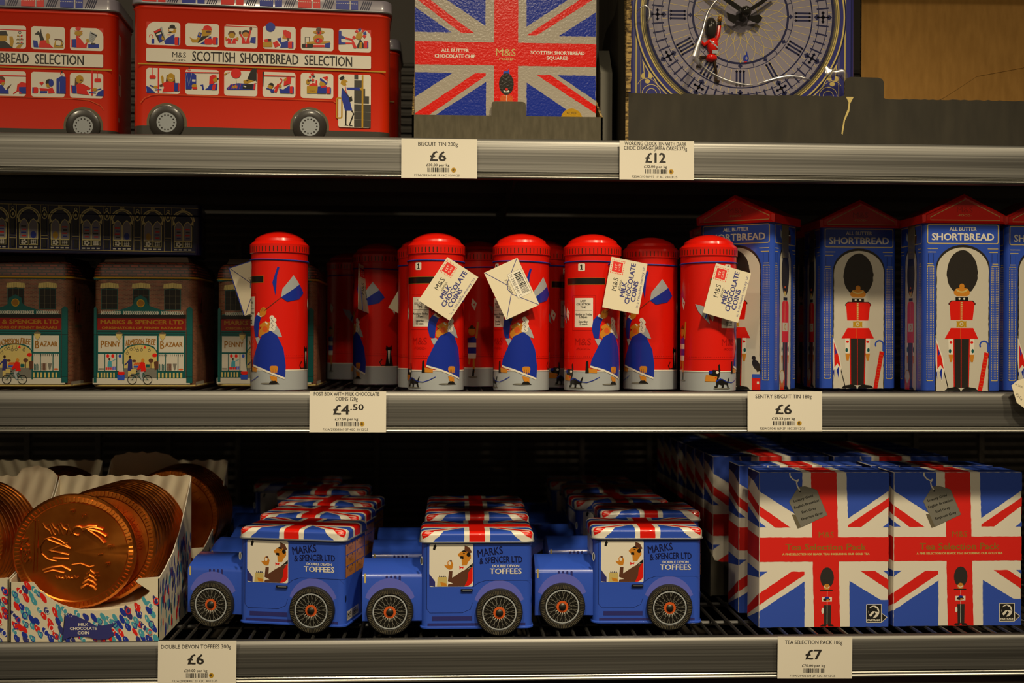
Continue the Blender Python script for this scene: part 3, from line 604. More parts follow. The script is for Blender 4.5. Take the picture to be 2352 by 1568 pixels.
b = MB(); hw = 219*kx; tab = [(x*kx+.0012*0, zf+z*k) for x, z in [(-37, 0), (-37, 26), (-35, 31), (-30, 33), (33, 33), (39, 31), (42, 26), (42, 0)]]
b.slab([(-hw, 0), (hw, 0), (hw, zf)]+[q for q in tab[::-1]]+[(-hw, zf)], front(.002), 0, .002, GRCARD()); b.build('front_panel', t, 0)
for sx, up_ in ((-1, 112), (1, 64)):
    b = MB(); b.slab([(0, 0), (.16, 0), (.16, zf+up_*k), (.055, zf+up_*k), (.0, zf)], lambda y, z, o, sx=sx: (sx*hw-sx*o, y, z), 0, .002, KRAFT(), CORR()); b.build('side_panel', t, 0)
b = MB(); b.box(-hw, hw, .0, .16, 0, .001, GRCARD()); b.box(-hw, hw, .158, .16, 0, zf+112*k, KRAFT()); b.build('base', t, 0)
# best-before sticker on the tin
A.e('Y', 1311, 272, 25, 25, 24); A.t('Z', 'BEST BEFORE', 1311, 257, 4, 22); s_ = A.build('sticker', bpy.data.objects['biscuit_tin'])
# the carton standing further back between the two trays
t = thing('carton', 'dark grey printed carton standing in shadow between the flag tin and the clock tray', 'box', (X(1390, .05), .05, ST), -5)
b = MB(); b.slab([(0, 0), (.15, 0), (.15, .118), (.075, .118), (0, .078)], lambda y, z, o: (o, y, z), -.006, .006, mat('G', 'matt')); b.build('side', t, 0)
A = Art(leftside(-.006), PX, PX, 0, 0, 'matt')
A.r('H', -120, -40, -20, -90)
A.many('Z', [[(-110+j*9, -44), (-106+j*9, -44), (-106+j*9, -70), (-110+j*9, -70)] for j in range(8)]); A.build('print', t)

# ------------------------------------------------------------------ clock tin
Yc = .030; kz = KZ(1700, Yc); kx = (X(1962, Yc)-X(1440, Yc))/522; p = at(1701, 216, Yc)
t = thing('clock_tin', 'blue square tin with large clock face and climbing guard in torn dark tray', 'tin', (X(1701, Yc), Yc, ST+.0012))
zb = p.z-ST-.0012; Wc = 522*kx; oy = 216+zb/kz; top = zb+(216+200)*kz
b = MB(); b.rprism(Wc, .07, .006, [(0, .001), (.001, 0), (top-.001, 0), (top, .001)], mat('F'), None, 0, .035); b.build('body', t)
A = Art(front(), kx, kz, 1701, oy, 'tin', step=4e-6)
CX, CY = 1697, 37; lim = 217
def cut(P): return [q for q in P if q[1] < 262]
for u, q in ((1457, 1446), (1936, 1952)): A.r('J', u, -150, u+5, 270); A.r('E', u+1, -150, u+3.5, 270); A.build('border_line', t); A.r('N', q, -150, q+1.5, 270); A.build('border_line', t)
for sx in (-1, 1):                                             # spandrel ornament of the two lower corners
    f = lambda x: CX+sx*x
    A.p('Z', [(f(228), 118), (f(228), 268), (f(100), 268)]); A.p('F', [(f(226), 124), (f(226), 266), (f(106), 266)])
    A.l('E', [(f(227), 120), (f(227), 268)], 1.5); A.l('E', [(f(227), 118), (f(190), 196), (f(120), 268)], 2.5)
    A.e('E', f(205), 176, 6.5, 6.5); A.e('E', f(221), 178, 5, 7); A.e('E', f(212), 190, 6, 5); A.p('E', [(f(224), 140), (f(205), 172), (f(208), 182), (f(218), 186), (f(222), 160)]); A.p('F', [(f(220), 152), (f(209), 170), (f(211), 182), (f(217), 182), (f(219), 165)])
    A.ring('E', f(203), 218, 20, 21.5, 20, 180, 360); A.ring('E', f(203), 218, 11, 12.5, 16, 180, 360); A.ring('E', f(213), 205, 22, 23, 14, 200, 330); A.build('spandrel_print', t)
A.e('N', CX, CY, 244, 244, 96); A.e('E', CX, CY, 241, 241, 96); A.e('F', CX, CY, 237.5, 237.5, 96); A.e('J', CX, CY, 229, 229, 96); A.ring('E', CX, CY, 222, 228, 96); A.ring('K', CX, CY, 224, 225.2, 96); A.e('N', CX, CY, 217, 217, 96); A.e('I', CX, CY, 211, 211, 96)
for r0, r1 in ((106.5, 111.5), (120.5, 122), (163.5, 166.5), (179.5, 181.2), (199.3, 201)): A.ring('N', CX, CY, r0, r1, 90)
def pol(r, a): return (CX+r*math.sin(a), CY-r*math.cos(a))
R_ = [[pol(r, a-w/r), pol(r, a+w/r), pol(r2, a+w/r2), pol(r2, a-w/r2)] for k in range(60) if k % 5 for a in [2*PI*k/60] for r, r2, w in ((176, 204, 1.9),)]
A.many('N', R_)
A.many('E', [[pol(r, a-.5/r), pol(r, a+.5/r), pol(r2, a+.5/r2), pol(r2, a-.5/r2)] for k in range(60) for a in [2*PI*(k+.5)/60] for r, r2 in ((123, 163), (167, 179), (202, 210))])
def dia(r, a, q): return [pol(r-q, a), pol(r, a+q/r), pol(r+q, a), pol(r, a-q/r)]
dd = []
for h in range(12):
    a = 2*PI*h/12
    dd += [dia(176, a, 7), dia(204, a, 7), dia(190, a, 6), dia(190, a+10/190, 4.5), dia(190, a-10/190, 4.5), dia(115, a, 5.5)]
    dd += [[pol(176, a-1.5/176), pol(176, a+1.5/176), pol(204, a+1.5/204), pol(204, a-1.5/204)], [pol(188.5, a-13/190), pol(188.5, a+13/190), pol(191.5, a+13/190), pol(191.5, a-13/190)]]
    dd += [[pol(107, a+PI/12-.8/107), pol(107, a+PI/12+.8/107), pol(121, a+PI/12+.8/121), pol(121, a+PI/12-.8/121)]]
    n = {0: 4, 1: 2, 2: 2, 3: 3, 4: 3, 5: 2, 6: 3, 7: 4, 8: 4, 9: 3, 10: 2, 11: 3}[h]
    for j in range(n):
        o = (j-(n-1)/2)*8.2
        def P(r, q, a=a): c, s = math.cos(a), math.sin(a); return (CX+r*s+q*c, CY-r*c+q*s)
        dd += [[P(127, o-2.2), P(127, o+2.2), P(160, o+2.2), P(160, o-2.2)], [P(123.5, o), P(127, o+3.6), P(130.5, o), P(127, o-3.6)], [P(163, o), P(160, o+3.6), P(156.5, o), P(160, o-3.6)]]
A.many('N', dd); A.build('dial', t)
for h in range(24):                                            # gilt tracery of the inner dial
    a = 2*PI*h/24
    for sg in (-1, 1):
        A.l('E', [pol(r, a+sg*d) for r, d in ((107, 0), (88, .14), (74, .19), (62, .26), (48, .28), (40, .18))], 1.0)
    if h % 2: A.l('E', [pol(r, a+d) for r, d in ((62, 0), (52, .2), (40, .26))], 1.0); A.l('E', [pol(r, a-d) for r, d in ((62, 0), (52, .2), (40, .26))], 1.0)
    else: A.l('E', [pol(107, a), pol(86, a)], 1.0)
A.ring('E', CX, CY, 39, 40, 40)
A.build('tracery', t)
A.e('B', 1710, 134, 6.5, 8); A.p('B', [(1708, 128), (1712, 117), (1714, 128)]); A.e('I', 1711, 134, 2.5, 4); A.l('R', [(1705, 143), (1712, 142)], 1.5); A.build('bird_print', t)
# climbing guard, embossed proud of the dial
def relief(mt, pts, y0, y1, b): b.slab([((u-1701)*kx, (oy-v)*kz) for u, v in pts], front(), y0, y1, mt)
def blob(mt, u, v, ru, rv, b, d=.004, y=.0012, n=14):
    cx, cz = (u-1701)*kx, (oy-v)*kz
    b.loops([[(cx+ru*kx*q*math.cos(2*PI*j/n), -y-d*h, cz+rv*kz*q*math.sin(2*PI*j/n)) for j in range(n)] for q, h in ((1, 0), (.9, .5), (.65, .85), (.25, 1))], mt, True)
def limb(mt, pts, r, b): b.tube([((u-1701)*kx, -.0022, (oy-v)*kz) for u, v in pts], r*kx, mt, 8)
gu = bpy.data.objects.new('guard_figure', None); C.objects.link(gu); gu.parent = t
b = MB(); blob(mat('Z', 'gloss'), 1629, 68, 13.5, 27, b, .006); b.build('bearskin', gu)
b = MB(); blob(mat('R', 'gloss'), 1633, 108, 13, 20, b, .005); blob(mat('R', 'gloss'), 1630, 135, 13.5, 10, b, .005)
limb(mat('R', 'gloss'), [(1638, 100), (1645, 84), (1648, 62)], 4.2, b); limb(mat('R', 'gloss'), [(1626, 96), (1613, 106), (1605, 97)], 4.2, b); b.build('tunic', gu)
b = MB(); limb(mat('U', 'gloss'), [(1625, 133), (1605, 133), (1606, 155), (1596, 152)], 3.2, b); limb(mat('U', 'gloss'), [(1637, 140), (1640, 165), (1641, 186), (1648, 190)], 3.6, b); limb(mat('K', 'gloss'), [(1648, 60), (1648, 54)], 4.4, b); limb(mat('K', 'gloss'), [(1604, 97), (1602, 91)], 3.4, b); b.build('trousers_and_cuffs', gu)
b = MB(); blob(mat('X', 'gloss'), 1649, 46, 5, 8, b, .003); b.build('hand', gu)
A.off = .0062; A.p('L', [(1630, 119), (1643, 119), (1643, 127), (1630, 127)]); A.l('L', [(1624, 97), (1643, 114)], 3.2); A.build('white_belt', gu)
b = MB(); hub = ((1701-1701)*kx, (oy-35)*kz)
hnd = bpy.data.objects.new('clock_hand', None); b2 = mat('K', 'gloss')
def hand(pts, y, nm):
    q = MB(); relief(b2, pts, y, y+.0012, q); q.build(nm, t, 0)
hand([(1699, 40), (1703, 30), (1640, -12), (1590, -50), (1586, -44), (1634, -4)], .010, 'minute_hand')
hand([(1700, 32), (1706, 38), (1740, 16), (1772, -10), (1768, -16), (1736, 8)], .008, 'hour_hand')
q = MB(); relief(b2, [(1694, 36), (1680, 42), (1660, 36), (1664, 52), (1677, 60), (1684, 52), (1700, 44)], .009, .0105, q); relief(b2, [(1702, 36), (1716, 42), (1735, 38), (1743, 45), (1738, 54), (1733, 58), (1722, 54), (1712, 50)], .007, .0085, q); q.build('counterweight', t, 0)
q = MB(); q.loops([[(hub[0]+r*kx*math.cos(2*PI*j/20), -y, hub[1]+r*kz*math.sin(2*PI*j/20)) for j in range(20)] for r, y in ((15, 0), (15, .006), (12.5, .012), (12.5, .016), (9, .019), (4, .0202))], b2); q.build('hand_boss', t, 40)
q = MB(); prof = [(214, .0012), (213, .008), (205, .012), (170, .0165), (120, .021), (60, .0235), (3, .0243)]
q.loops([[((CX-1701+r*math.cos(2*PI*j/64))*kx, -y, (oy-CY-r*math.sin(2*PI*j/64))*kz) for j in range(64)] for r, y in prof], DOME(), False); q.build('clear_dome', t, 60)
def spline(P, n=6):
    out = []
    for i in range(len(P)-1):
        a, b, c, d = P[max(i-1, 0)], P[i], P[i+1], P[min(i+2, len(P)-1)]
        for j in range(n):
            t = j/n; out.append(tuple(.5*(2*B+(C_-A)*t+(2*A-5*B+4*C_-D_)*t*t+(3*B-A-3*C_+D_)*t**3) for A, B, C_, D_ in zip(a, b, c, d)))
    return out+[tuple(P[-1])]
for pts, rr_ in (([(1652, 4, .024), (1628, 20, .026), (1608, 50, .027), (1596, 90, .030), (1586, 120, .033), (1578, 150, .034)], (.5, 1.0, 1.2, 1.3, 2.2, 3.0)), ([(1578, 152, .033), (1598, 172, .031), (1624, 188, .029), (1655, 200, .027), (1690, 207, .026), (1712, 207, .025)], (2.6, 1.4, 1.3, 1.6, 1.3, .5)),
                 ([(1722, 204, .024), (1750, 196, .025), (1785, 188, .026), (1815, 188, .026), (1842, 193, .025)], (.5, 1.3, 1.6, 1.4, .5)), ([(1456, 44, .012), (1462, 33, .013), (1474, 27, .014), (1483, 36, .014), (1484, 52, .014), (1478, 66, .013)], (.4, .6, .8, 1.1, 1.2, .6)), ([(1884, 158, .014), (1892, 172, .016), (1906, 172, .015), (1922, 172, .014), (1930, 186, .013)], (2, 4.2, 2.4, 3.6, 2))):
    q = MB(); lp = []; pts, rr_ = spline(pts), [z_[0] for z_ in spline([(r_,) for r_ in rr_])]
    for i, (u, v, y) in enumerate(pts):
        a, c = pts[max(0, i-1)], pts[min(i+1, len(pts)-1)]; d_ = Vector((c[0]-a[0], -(c[1]-a[1]))).normalized(); r_ = rr_[i]*3.0
        lp.append([((u-1701-d_.y*r_*math.sin(th))*kx, -y-.0018*math.cos(th)*min(1, rr_[i]), (oy-v+d_.x*r_*math.sin(th))*kz) for th in [PI/8*n_-PI/2 for n_ in range(9)]])
    q.loops(lp, FILM(), False, False); q.build('film_crease', t, 60)  # creases added along the highlight arcs of the plastic, shaped to catch the spots
# its torn transit tray
ty = .004; kz = KZ(1800, ty); x0, x1 = X(1441, ty), X(2420, ty)
t = thing('transit_tray', 'long dark grey corrugated tray with ragged torn lip around the clock tin', 'tray', (x0, ty, ST))
zf = at(1600, 216, ty).z-ST; W = x1-x0; u2x = lambda u: X(u, ty)-x0
tab = [(u2x(u), zf+z*kz) for u, z in ((2027, -2), (2027, 34), (2023, 41), (2014, 44), (1951, 45), (1942, 42), (1937, 34), (1937, 0))]
lip = tab[::-1]; lipL = ragged(.0, u2x(1935), zf, .0006, .0035, rnd); lipR = ragged(u2x(2030), W, zf-.002, .0005, .004, rnd)
b = MB(); b.slab([(W, 0.001), (.0, 0.001)]+lipL+lip+lipR, front(.003), 0, .003, DKCARD(), CORR()); b.build('front_panel', t, 0)
A = Art(front(), 1, 1, 0, 0, 'paper'); A.oy = 0; A.T = (0, 0, 1, -1, 0)
tear = [(u2x(u), zf-z*kz) for u, z in ((1940, 1), (1958, 1), (1950, 16), (1948, 34), (1938, 56), (1933, 88), (1930, 86), (1935, 54), (1944, 30), (1946, 14))]; A.p('E', tear); A.build('tear', t)
A = Art(front(), 1, 1, 0, 0, 'gloss'); A.T = (0, 0, 1, -1, 0)
b = MB(); b.slab([(0, 0), (.22, 0), (.22, .24), (.02, .24), (.0, zf)], lambda y, z, o: (o, y, z), -.003, 0, DKCARD(), CORR())
b.slab([(-.0035, zf), (-.0035, .24)]+[(.0015+rnd.uniform(-.0008, .0008), .24-(.24-zf)*i/24) for i in range(25)], front(-.004), 0, .004, CORR()); b.build('side_panel', t, 0)
b = MB(); b.slab([(-.001, .158), (.0035, .158), (.0035, .139), (-.001, .139)], front(-.0038), 0, .0006, KRAFT()); b.build('tape', t, 0)
b = MB(); b.box(-.0015, W, .0005, .22, 0, .0011, mat('J', 'matt')); b.build('base', t, 0)
xd = X(1972, .112)-x0; b = MB(); b.slab([(xd, .0011)]+[(W+.1, .0011), (W+.1, .23), (xd, .23)], front(.108), 0, .004, KRAFT(), CORR()); b.build('divider', t, 0)
b = MB(); b.slab([(X(2110, .1078)-x0, .055), (X(2170, .1078)-x0, .072), (X(2240, .1078)-x0, .094), (X(2352, .1078)-x0, .1045), (X(2352, .1078)-x0, .1036), (X(2240, .1078)-x0, .0928), (X(2170, .1078)-x0, .0705)], front(.104), 0, .0006, KRAFT()); b.build('crease', t, 0)
b = MB(); b.slab([(xd, .205), (W+.1, .205), (W+.1, .235), (xd, .235)], lambda x, z, o: (x, .08-o+.0, z-.012), 0, .003, KRAFT()); b.build('top_flap', t, 0)

# ------------------------------------------------------------------ shop-front tins on the middle shelf
Yh = .105; kz = KZ(330, Yh); kx = (X(427, Yh)-X(213, Yh))/214
def shop_front(label, loc):
    t = thing('shop_tin', label, 'tin', loc, 0, 'shop front tins'); W = 236*kx; d = .112; hz = lambda v: (888-v)*kz; r = .011
    b = MB(); b.rprism(W+.0016, d+.0016, r, [(0, .001), (.001, 0), (hz(884), 0), (hz(883), .001)], mat('E'), None, 0, d/2); b.build('rim', t)
    b = MB(); b.rprism(W, d, r, [(hz(884), 0), (hz(640), 0)], BRICK(), None, 0, d/2); b.build('body', t)
    b = MB(); b.rprism(W+.004, d+.004, r, [(hz(640), .0015), (hz(638.5), 0), (hz(636.5), 0), (hz(635), .0015)], mat('Y'), None, 0, d/2); b.build('gutter', t)
    b = MB(); b.rprism(W+.0024, d+.0024, r, [(hz(636), 0), (hz(620), .0006), (hz(606), .004), (hz(600), .010), (hz(588), .012)], mat('U'), [ROOF(), ROOF(), ROOF(), mat('U', 'matt')], 0, d/2); b.build('roof', t)
    A = Art(front(), kx, kz, 190+118+.0, 888, 'tin'); A.ox = 213.7+118; A.sub(190, 590, 1/5.058)
    A.r('T', 128, 240, 1250, 262); A.build('cornice_print', t)
    for x0, x1 in ((215, 405), (582, 772), (947, 1140)):
        cx = (x0+x1)/2; A.p('E', [(x0-15, 360), (x0-8, 310), (cx, 298), (x1+8, 310), (x1+15, 360)])
        for j in range(12): A.l('J', [(x0-10+j*(x1-x0+20)/11, 360), (x0-4+j*(x1-x0+8)/11, 305)], 2.5)
        A.p('K', [(x0, 608), (x0, 372), (cx, 356), (x1, 372), (x1, 608)]); A.frame('T', x0+3, 372, x1-3, 606, 8)
        for j in (1, 2): A.l('J', [(x0+(x1-x0)*j/3, 366), (x0+(x1-x0)*j/3, 605)], 3)
        A.l('J', [(x0, 450), (x1, 450)], 2.5); A.l('J', [(x0, 540), (x1, 540)], 2.5); A.build('window_print', t)
    A.p('T', [(180, 690), (180, 660), (440, 610), (560, 570), (590, 545), (600, 480), (672, 440), (744, 480), (755, 545), (790, 570), (910, 610), (1180, 660), (1180, 690)])
    A.e('Y', 673, 535, 46); A.e('X', 673, 535, 37); A.r('K', 165, 665, 1200, 708)
    A.many('W', [[(x+a, 625+c), (x+a+6, 625+c), (x+b_+6, 668-c), (x+b_, 668-c)] for x0, x1 in ((215, 430), (475, 870), (915, 1150)) for x in range(x0, x1, 26) for a, b_, c in ((0, 0, 0), (0, 18, 2), (18, 0, 2))]); A.build('gable_print', t)
    A.r('q', 172, 712, 1198, 848); A.t('X', 'MARKS & SPENCER LTD', 690, 755, 46, 960, bold=8); A.t('X', 'ORIGINATORS OF PENNY BAZAARS', 690, 822, 26, 930, bold=5); A.build('sign_print', t)
    A.r('T', 172, 848, 1200, 912); A.r('K', 172, 866, 1200, 872); A.r('K', 172, 895, 1200, 901)
    A.r('T', 165, 905, 1200, 1420); A.r('W', 120, 1405, 1250, 1478); A.r('K', 120, 1476, 1250, 1480)
    for x0, x1 in ((130, 165), (1206, 1280)): A.p('T', [(x0, 1460), (x0, 600), ((x0+x1)/2, 570), (x1, 600), (x1, 1460)]); A.l('K', [(x0+3, 600), (x0+3, 1460)], 3); A.l('K', [(x1-3, 600), (x1-3, 1460)], 3); A.l('K', [(x0, 1390), (x1, 1390)], 4); A.l('K', [(x0, 900), (x1, 900)], 4)
    A.build('pilaster_print', t)
    A.r('W', 182, 914, 464, 1104); A.r('W', 884, 914, 1178, 1106); A.t('X', 'P', 232, 1015, 88, 40, bold=5); A.t('X', 'ENNY', 350, 1010, 62, 175, bold=5); A.t('X', 'B', 925, 1020, 88, 44, bold=5); A.t('X', 'AZAAR', 1060, 1012, 56, 200, bold=5)
    A.p('W', [(486, 914), (862, 914), (862, 1085), (830, 1040), (770, 1015), (672, 1003), (575, 1015), (515, 1040), (486, 1085)])
    A.t('X', 'ADMISSION', 606, 985, 66, 215, bold=5, bend=-.0007, rot=4); A.t('X', 'FREE', 792, 983, 66, 112, bold=5, rot=-6)
    arch = [(672+190*math.cos(a), 1110-95*math.sin(a)) for a in [PI*j/24 for j in range(25)]]
    A.p('E', arch[::-1]+[(862, 1290), (482, 1290)]); A.l('T', arch, 9); A.r('G', 484, 1288, 862, 1400); A.l('T', [(475, 1080), (475, 1420)], 16); A.l('T', [(870, 1080), (870, 1420)], 16)
    for j, (x, y) in enumerate([(520, 1110), (565, 1065), (600, 1060), (640, 1075), (685, 1070), (720, 1060), (775, 1075)]): A.l('D', [(x+8, y-45+abs(j-3)*5), (x, y)], 4); A.ring('D', x, y+6, 12, 17, 10) if j != 5 else A.p('R', [(705, 1060), (725, 1025), (740, 1060)])
    A.e('R', 838, 1138, 28, 22); A.l('R', [(808, 1150), (835, 1130)], 9)
    A.p('F', [(525, 1320), (530, 1200), (548, 1180), (575, 1190), (582, 1320)]); A.e('U', 552, 1160, 14, 18); A.l('F', [(535, 1210), (490, 1255)], 14); A.r('E', 530, 1320, 565, 1390); A.e('M', 600, 1205, 24, 14)
    for j in range(6): A.e('O', 605+j*11, 1245-(j % 2)*14, 10)
    A.r('V', 595, 1260, 665, 1282); A.e('M', 795, 1200, 28, 24); A.r('M', 791, 1220, 799, 1290)
    for j in range(4): A.e('T', 742+j*11, 1262, 7, 22)
    A.p('M', [(830, 1215), (900, 1200), (880, 1300), (840, 1310)])
    for x in (182, 884):
        A.r('W', x, 1124, x+(282 if x < 500 else 294), 1320)
    for x in (260, 398, 966, 1110): A.r('T', x-5, 1122, x+5, 1322)
    for x, y, c in ((295, 1148, 'R'), (352, 1148, 'R'), (436, 1148, 'V')): A.e(c, x, y, 18, 20)
    A.p('A', [(290, 1300), (296, 1220), (315, 1195), (340, 1215), (345, 1300)]); A.e('U', 313, 1185, 12, 14); A.l('A', [(335, 1215), (388, 1185)], 8)
    A.many('R', [[(270+j*22, 1310), (270+j*22, 1280), (288+j*22, 1280), (288+j*22, 1310)] for j in range(4)]); A.many('P', [[(350+j*22, 1310), (350+j*22, 1270), (368+j*22, 1270), (368+j*22, 1310)] for j in range(2)])
    A.many('K', [[(188+j*9, 1310), (188+j*9, 1290), (193+j*9, 1290), (193+j*9, 1310)] for j in range(7)]); A.many('T', [[(892+j*16, 1315), (892+j*16, 1240+(j % 2)*12), (902+j*16, 1240), (902+j*16, 1315)] for j in range(4)]); A.many('M', [[(978+j*15, 1315), (978+j*15, 1235), (990+j*15, 1235), (990+j*15, 1315)] for j in range(4)]); A.p('G', [(1050, 1235), (1098, 1235), (1080, 1310), (1064, 1310)]); A.e('O', 1145, 1302, 28, 10)
    A.many('D', [[(895+j*24, 1130), (905+j*24, 1130), (900+j*24, 1160)] for j in range(12)])
    for x0, x1, n in ((176, 395, 6), (880, 1182, 7)): A.many('E', [[(x0+(x1-x0)/n*j, 1340), (x0+(x1-x0)/n*(j+.48), 1340), (x0+(x1-x0)/n*(j+.48), 1398), (x0+(x1-x0)/n*j, 1398)] for j in range(n)])
    A.p('V', [(402, 1370), (495, 1370), (488, 1425), (408, 1425)]); A.e('R', 450, 1345, 42, 26); A.p('W', [(425, 1330), (430, 1260), (470, 1240), (480, 1330)])
    for x in (425, 930): A.r('D', x-10, 845, x+10, 875); A.p('J', [(x-45, 895), (x-25, 872), (x+25, 872), (x+45, 895)]); A.p('E', [(x-38, 895), (x+38, 895), (x+30, 930), (x, 968), (x-30, 930)])
    A.build('shop_front_print', t)
    for cx in (578, 757): A.ring('K', cx, 1422, 47, 54, 28); A.many('D', [[(cx, 1421), (cx+48*math.cos(a), 1422+48*math.sin(a)), (cx, 1423)] for a in [PI/6*j for j in range(12)]])
    A.l('T', [(578, 1422), (625, 1350), (690, 1422), (757, 1422), (712, 1345), (622, 1352)], 7); A.l('T', [(690, 1422), (712, 1345)], 7); A.l('K', [(600, 1330), (640, 1325)], 7); A.r('E', 566, 1300, 622, 1352)
    A.p('L', [(665, 1330), (720, 1325), (690, 1360), (705, 1420), (685, 1425), (665, 1365)]); A.p('R', [(632, 1300), (680, 1215), (725, 1225), (740, 1325), (680, 1330), (680, 1290), (650, 1312)]); A.e('S', 702, 1198, 18, 22); A.build('cyclist_print', t)
    B = Art(rightside(W/2), kz, kz, 0, 888, 'tin'); 
    B.r('Q', 26, 670, 78, 740); B.t('U', '1d', 50, 700, 34, 36, bold=3); B.r('J', 30, 745, 80, 752); B.build('poster_print', t); B.r('W', 2, 876, 96, 884); B.build('kerb_print', t)
    return t
sf = shop_front('brick shop front tin second from left, complete under the dark arcade tin', (X(213.7+118, Yh), Yh, SM))
dup(sf, (X(-74+118, Yh), Yh, SM), 0, 'brick shop front tin at the far left, cut by the photo edge')
dup(sf, (X(493+120, .13), .130, SM), 0, 'brick shop front tin half hidden behind the leftmost post box tin')
# the long arcade tin lying across their roofs
Yg = .118; kz = KZ(300, Yg)
t = thing('arcade_tin', 'long dark blue tin of gilt gothic windows lying on the shop front tins', 'tin', (X(462, Yg), Yg, SM+300*(.105-CAMY)/F), 8.0)
W = 530*kz; d = .085; H = 118*kz
b = MB(); b.rprism(W, d, .008, [(0, .001), (.001, 0), (H-.014, 0), (H-.0135, -.0012), (H-.012, 0), (H-.001, 0), (H, .001)], mat('N'), None, -W/2, d/2); b.build('body', t)
A = Art(front(), kz, kz, 462, 588, 'tin')
for i in range(8):
    cx = 421-67*i; y0 = 487
    A.r('E', cx-33, y0-8, cx+33, y0-6.5)
    A.ring('e', cx, y0+24, 19, 26, 24, 180, 360); A.ring('N', cx, y0+24, 22, 23.2, 24, 180, 360); A.p('e', [(cx-23, y0+24), (cx-23, y0+34), (cx-17, y0+30), (cx-15, y0+20)]); A.p('e', [(cx+23, y0+24), (cx+23, y0+34), (cx+17, y0+30), (cx+15, y0+20)])
    A.e('N', cx-10, y0+22, 10, 9); A.e('N', cx+10, y0+22, 10, 9); A.e('N', cx, y0+14, 12, 11)
    A.r('K', cx-22, y0+32, cx+22, y0+84)
    for sx in (-1, 1):
        c = cx+sx*10; A.p('e', [(c-10, y0+70), (c-10, y0+36), (c-6, y0+28), (c, y0+23), (c+6, y0+28), (c+10, y0+36), (c+10, y0+70)]); A.p('Q' if False else 'I', [(c-8.6, y0+68), (c-8.6, y0+37), (c-5, y0+29), (c, y0+25.5), (c+5, y0+29), (c+8.6, y0+37), (c+8.6, y0+68)])
        if (i+sx) % 3:
            for j in range(4): A.r('RKRB'[(j+i) % 4], c-6+(j % 2)*2, y0+40+j*7, c+5, y0+43+j*7)
        else: A.e('RYB'[i % 3], c, y0+60, 6, 8)
        A.frame('e', c-9, y0+70, c+9, y0+83, 1)
    A.many('W', [[(cx-10+4.2*math.cos(a)+2.6*math.cos(q), y0+76.5+4*math.sin(a)+2.6*math.sin(q)) for q in [PI/3*j for j in range(6)]] for a in [2*PI*j/5 for j in range(5)]])
    for j in range(3): A.l('W', [(cx+6+j*4, y0+71.5), (cx+6+j*4, y0+81.5)], 1.6); A.l('W', [(cx+4, y0+73+j*3.6), (cx+16, y0+73+j*3.6)], 1.2)
    A.many('W', [[(cx-20+j*10.5, y0+87), (cx-13+j*10.5, y0+87), (cx-13+j*10.5, y0+90), (cx-20+j*10.5, y0+90)] for j in range(4)])
    c = cx-33.5
    A.l('E', [(c-8, y0-8), (c-8, y0+92)], 1); A.l('E', [(c+8, y0-8), (c+8, y0+92)], 1); A.ring('e', c, y0+14, 5, 6.4, 14, asp=1.7); A.e('e', c, y0+14, 2.4, 4); A.ring('e', c, y0+1, 2, 3.4, 10); A.r('K', c-4, y0+26, c+4, y0+58); A.l('E', [(c-7, y0+62), (c+7, y0+62)], 1); A.l('E', [(c-7, y0+68), (c+7, y0+68)], 1); A.r('K', c-4, y0+70, c+4, y0+88)
    A.t('e', '88', cx, y0-4, 6, 9); A.build('window_print', t)
A.l('E', [(-90, 580), (448, 580)], 1.2); A.build('base_line', t)
B = Art(rightside(0), kz, kz, 0, 588, 'tin')
for j in range(9): B.r('I', 22+j*17, 522, 29+j*17, 558); B.build('side_window_print', t)

# ------------------------------------------------------------------ red post box tins
R0 = 65*PX; Hp = 357*PX
TAGK = PX
def card_art(A, back):
    """face of the swing card, drawn upright at 119 x 84 with its hole at the upper left"""
    A.rr('C', 0, 0, 119, 84, .8)
    if not back:
        A.rr('R', 86, 6, 110, 29, 1); 
        A.many('R', [[(84+j*4, 2.6), (86+j*4, 2.6), (86+j*4, 4.2), (84+j*4, 4.2)] for j in range(7)]+[[(84+j*4, 31), (86+j*4, 31), (86+j*4, 32.6), (84+j*4, 32.6)] for j in range(7)]+[[(82.2, 3+j*4), (83.8, 3+j*4), (83.8, 5+j*4), (82.2, 5+j*4)] for j in range(8)]+[[(112, 3+j*4), (113.6, 3+j*4), (113.6, 5+j*4), (112, 5+j*4)] for j in range(8)])
        A.t('H', '1ST', 98, 14, 5, 13); A.t('H', 'CLASS', 98, 22, 4.5, 16)
        A.t('K', 'M&S', 58, 19, 11, 30); A.t('K', '-FOOD-', 58, 31, 4.5, 26, bold=.3)
        A.t('F', 'MILK', 50, 40, 10.5, 34, bold=1.3); A.t('F', 'CHOCOLATE', 66, 53, 10.5, 94, bold=1.3); A.t('F', 'COINS', 50, 66, 10.5, 48, bold=1.3)
        A.t('F', 'in a reusable money tin', 62, 77, 6, 98)
    else:
        A.l('F', [(1, 2), (44, 46), (58, 51), (72, 46), (118, 2)], 1.6); A.l('F', [(1, 82), (48, 48)], 1.6); A.l('F', [(118, 82), (70, 48)], 1.6)
        A.rr('H', 26, 4, 86, 38, 1); A.frame('K', 26, 4, 86, 38, .7)
        rn = random.Random(5); x = 31; bars = []
        while x < 80: w_ = rn.choice((1, 1.5, 2.4)); bars.append([(x, 7), (x+w_, 7), (x+w_, 24), (x, 24)]); x += w_+rn.choice((1, 1.6))
        A.many('K', bars); A.t('K', 'M 2930 8569 S', 56, 31, 7, 54); A.t('K', '27/03/2027', 52, 46, 5, 34, bold=.3)
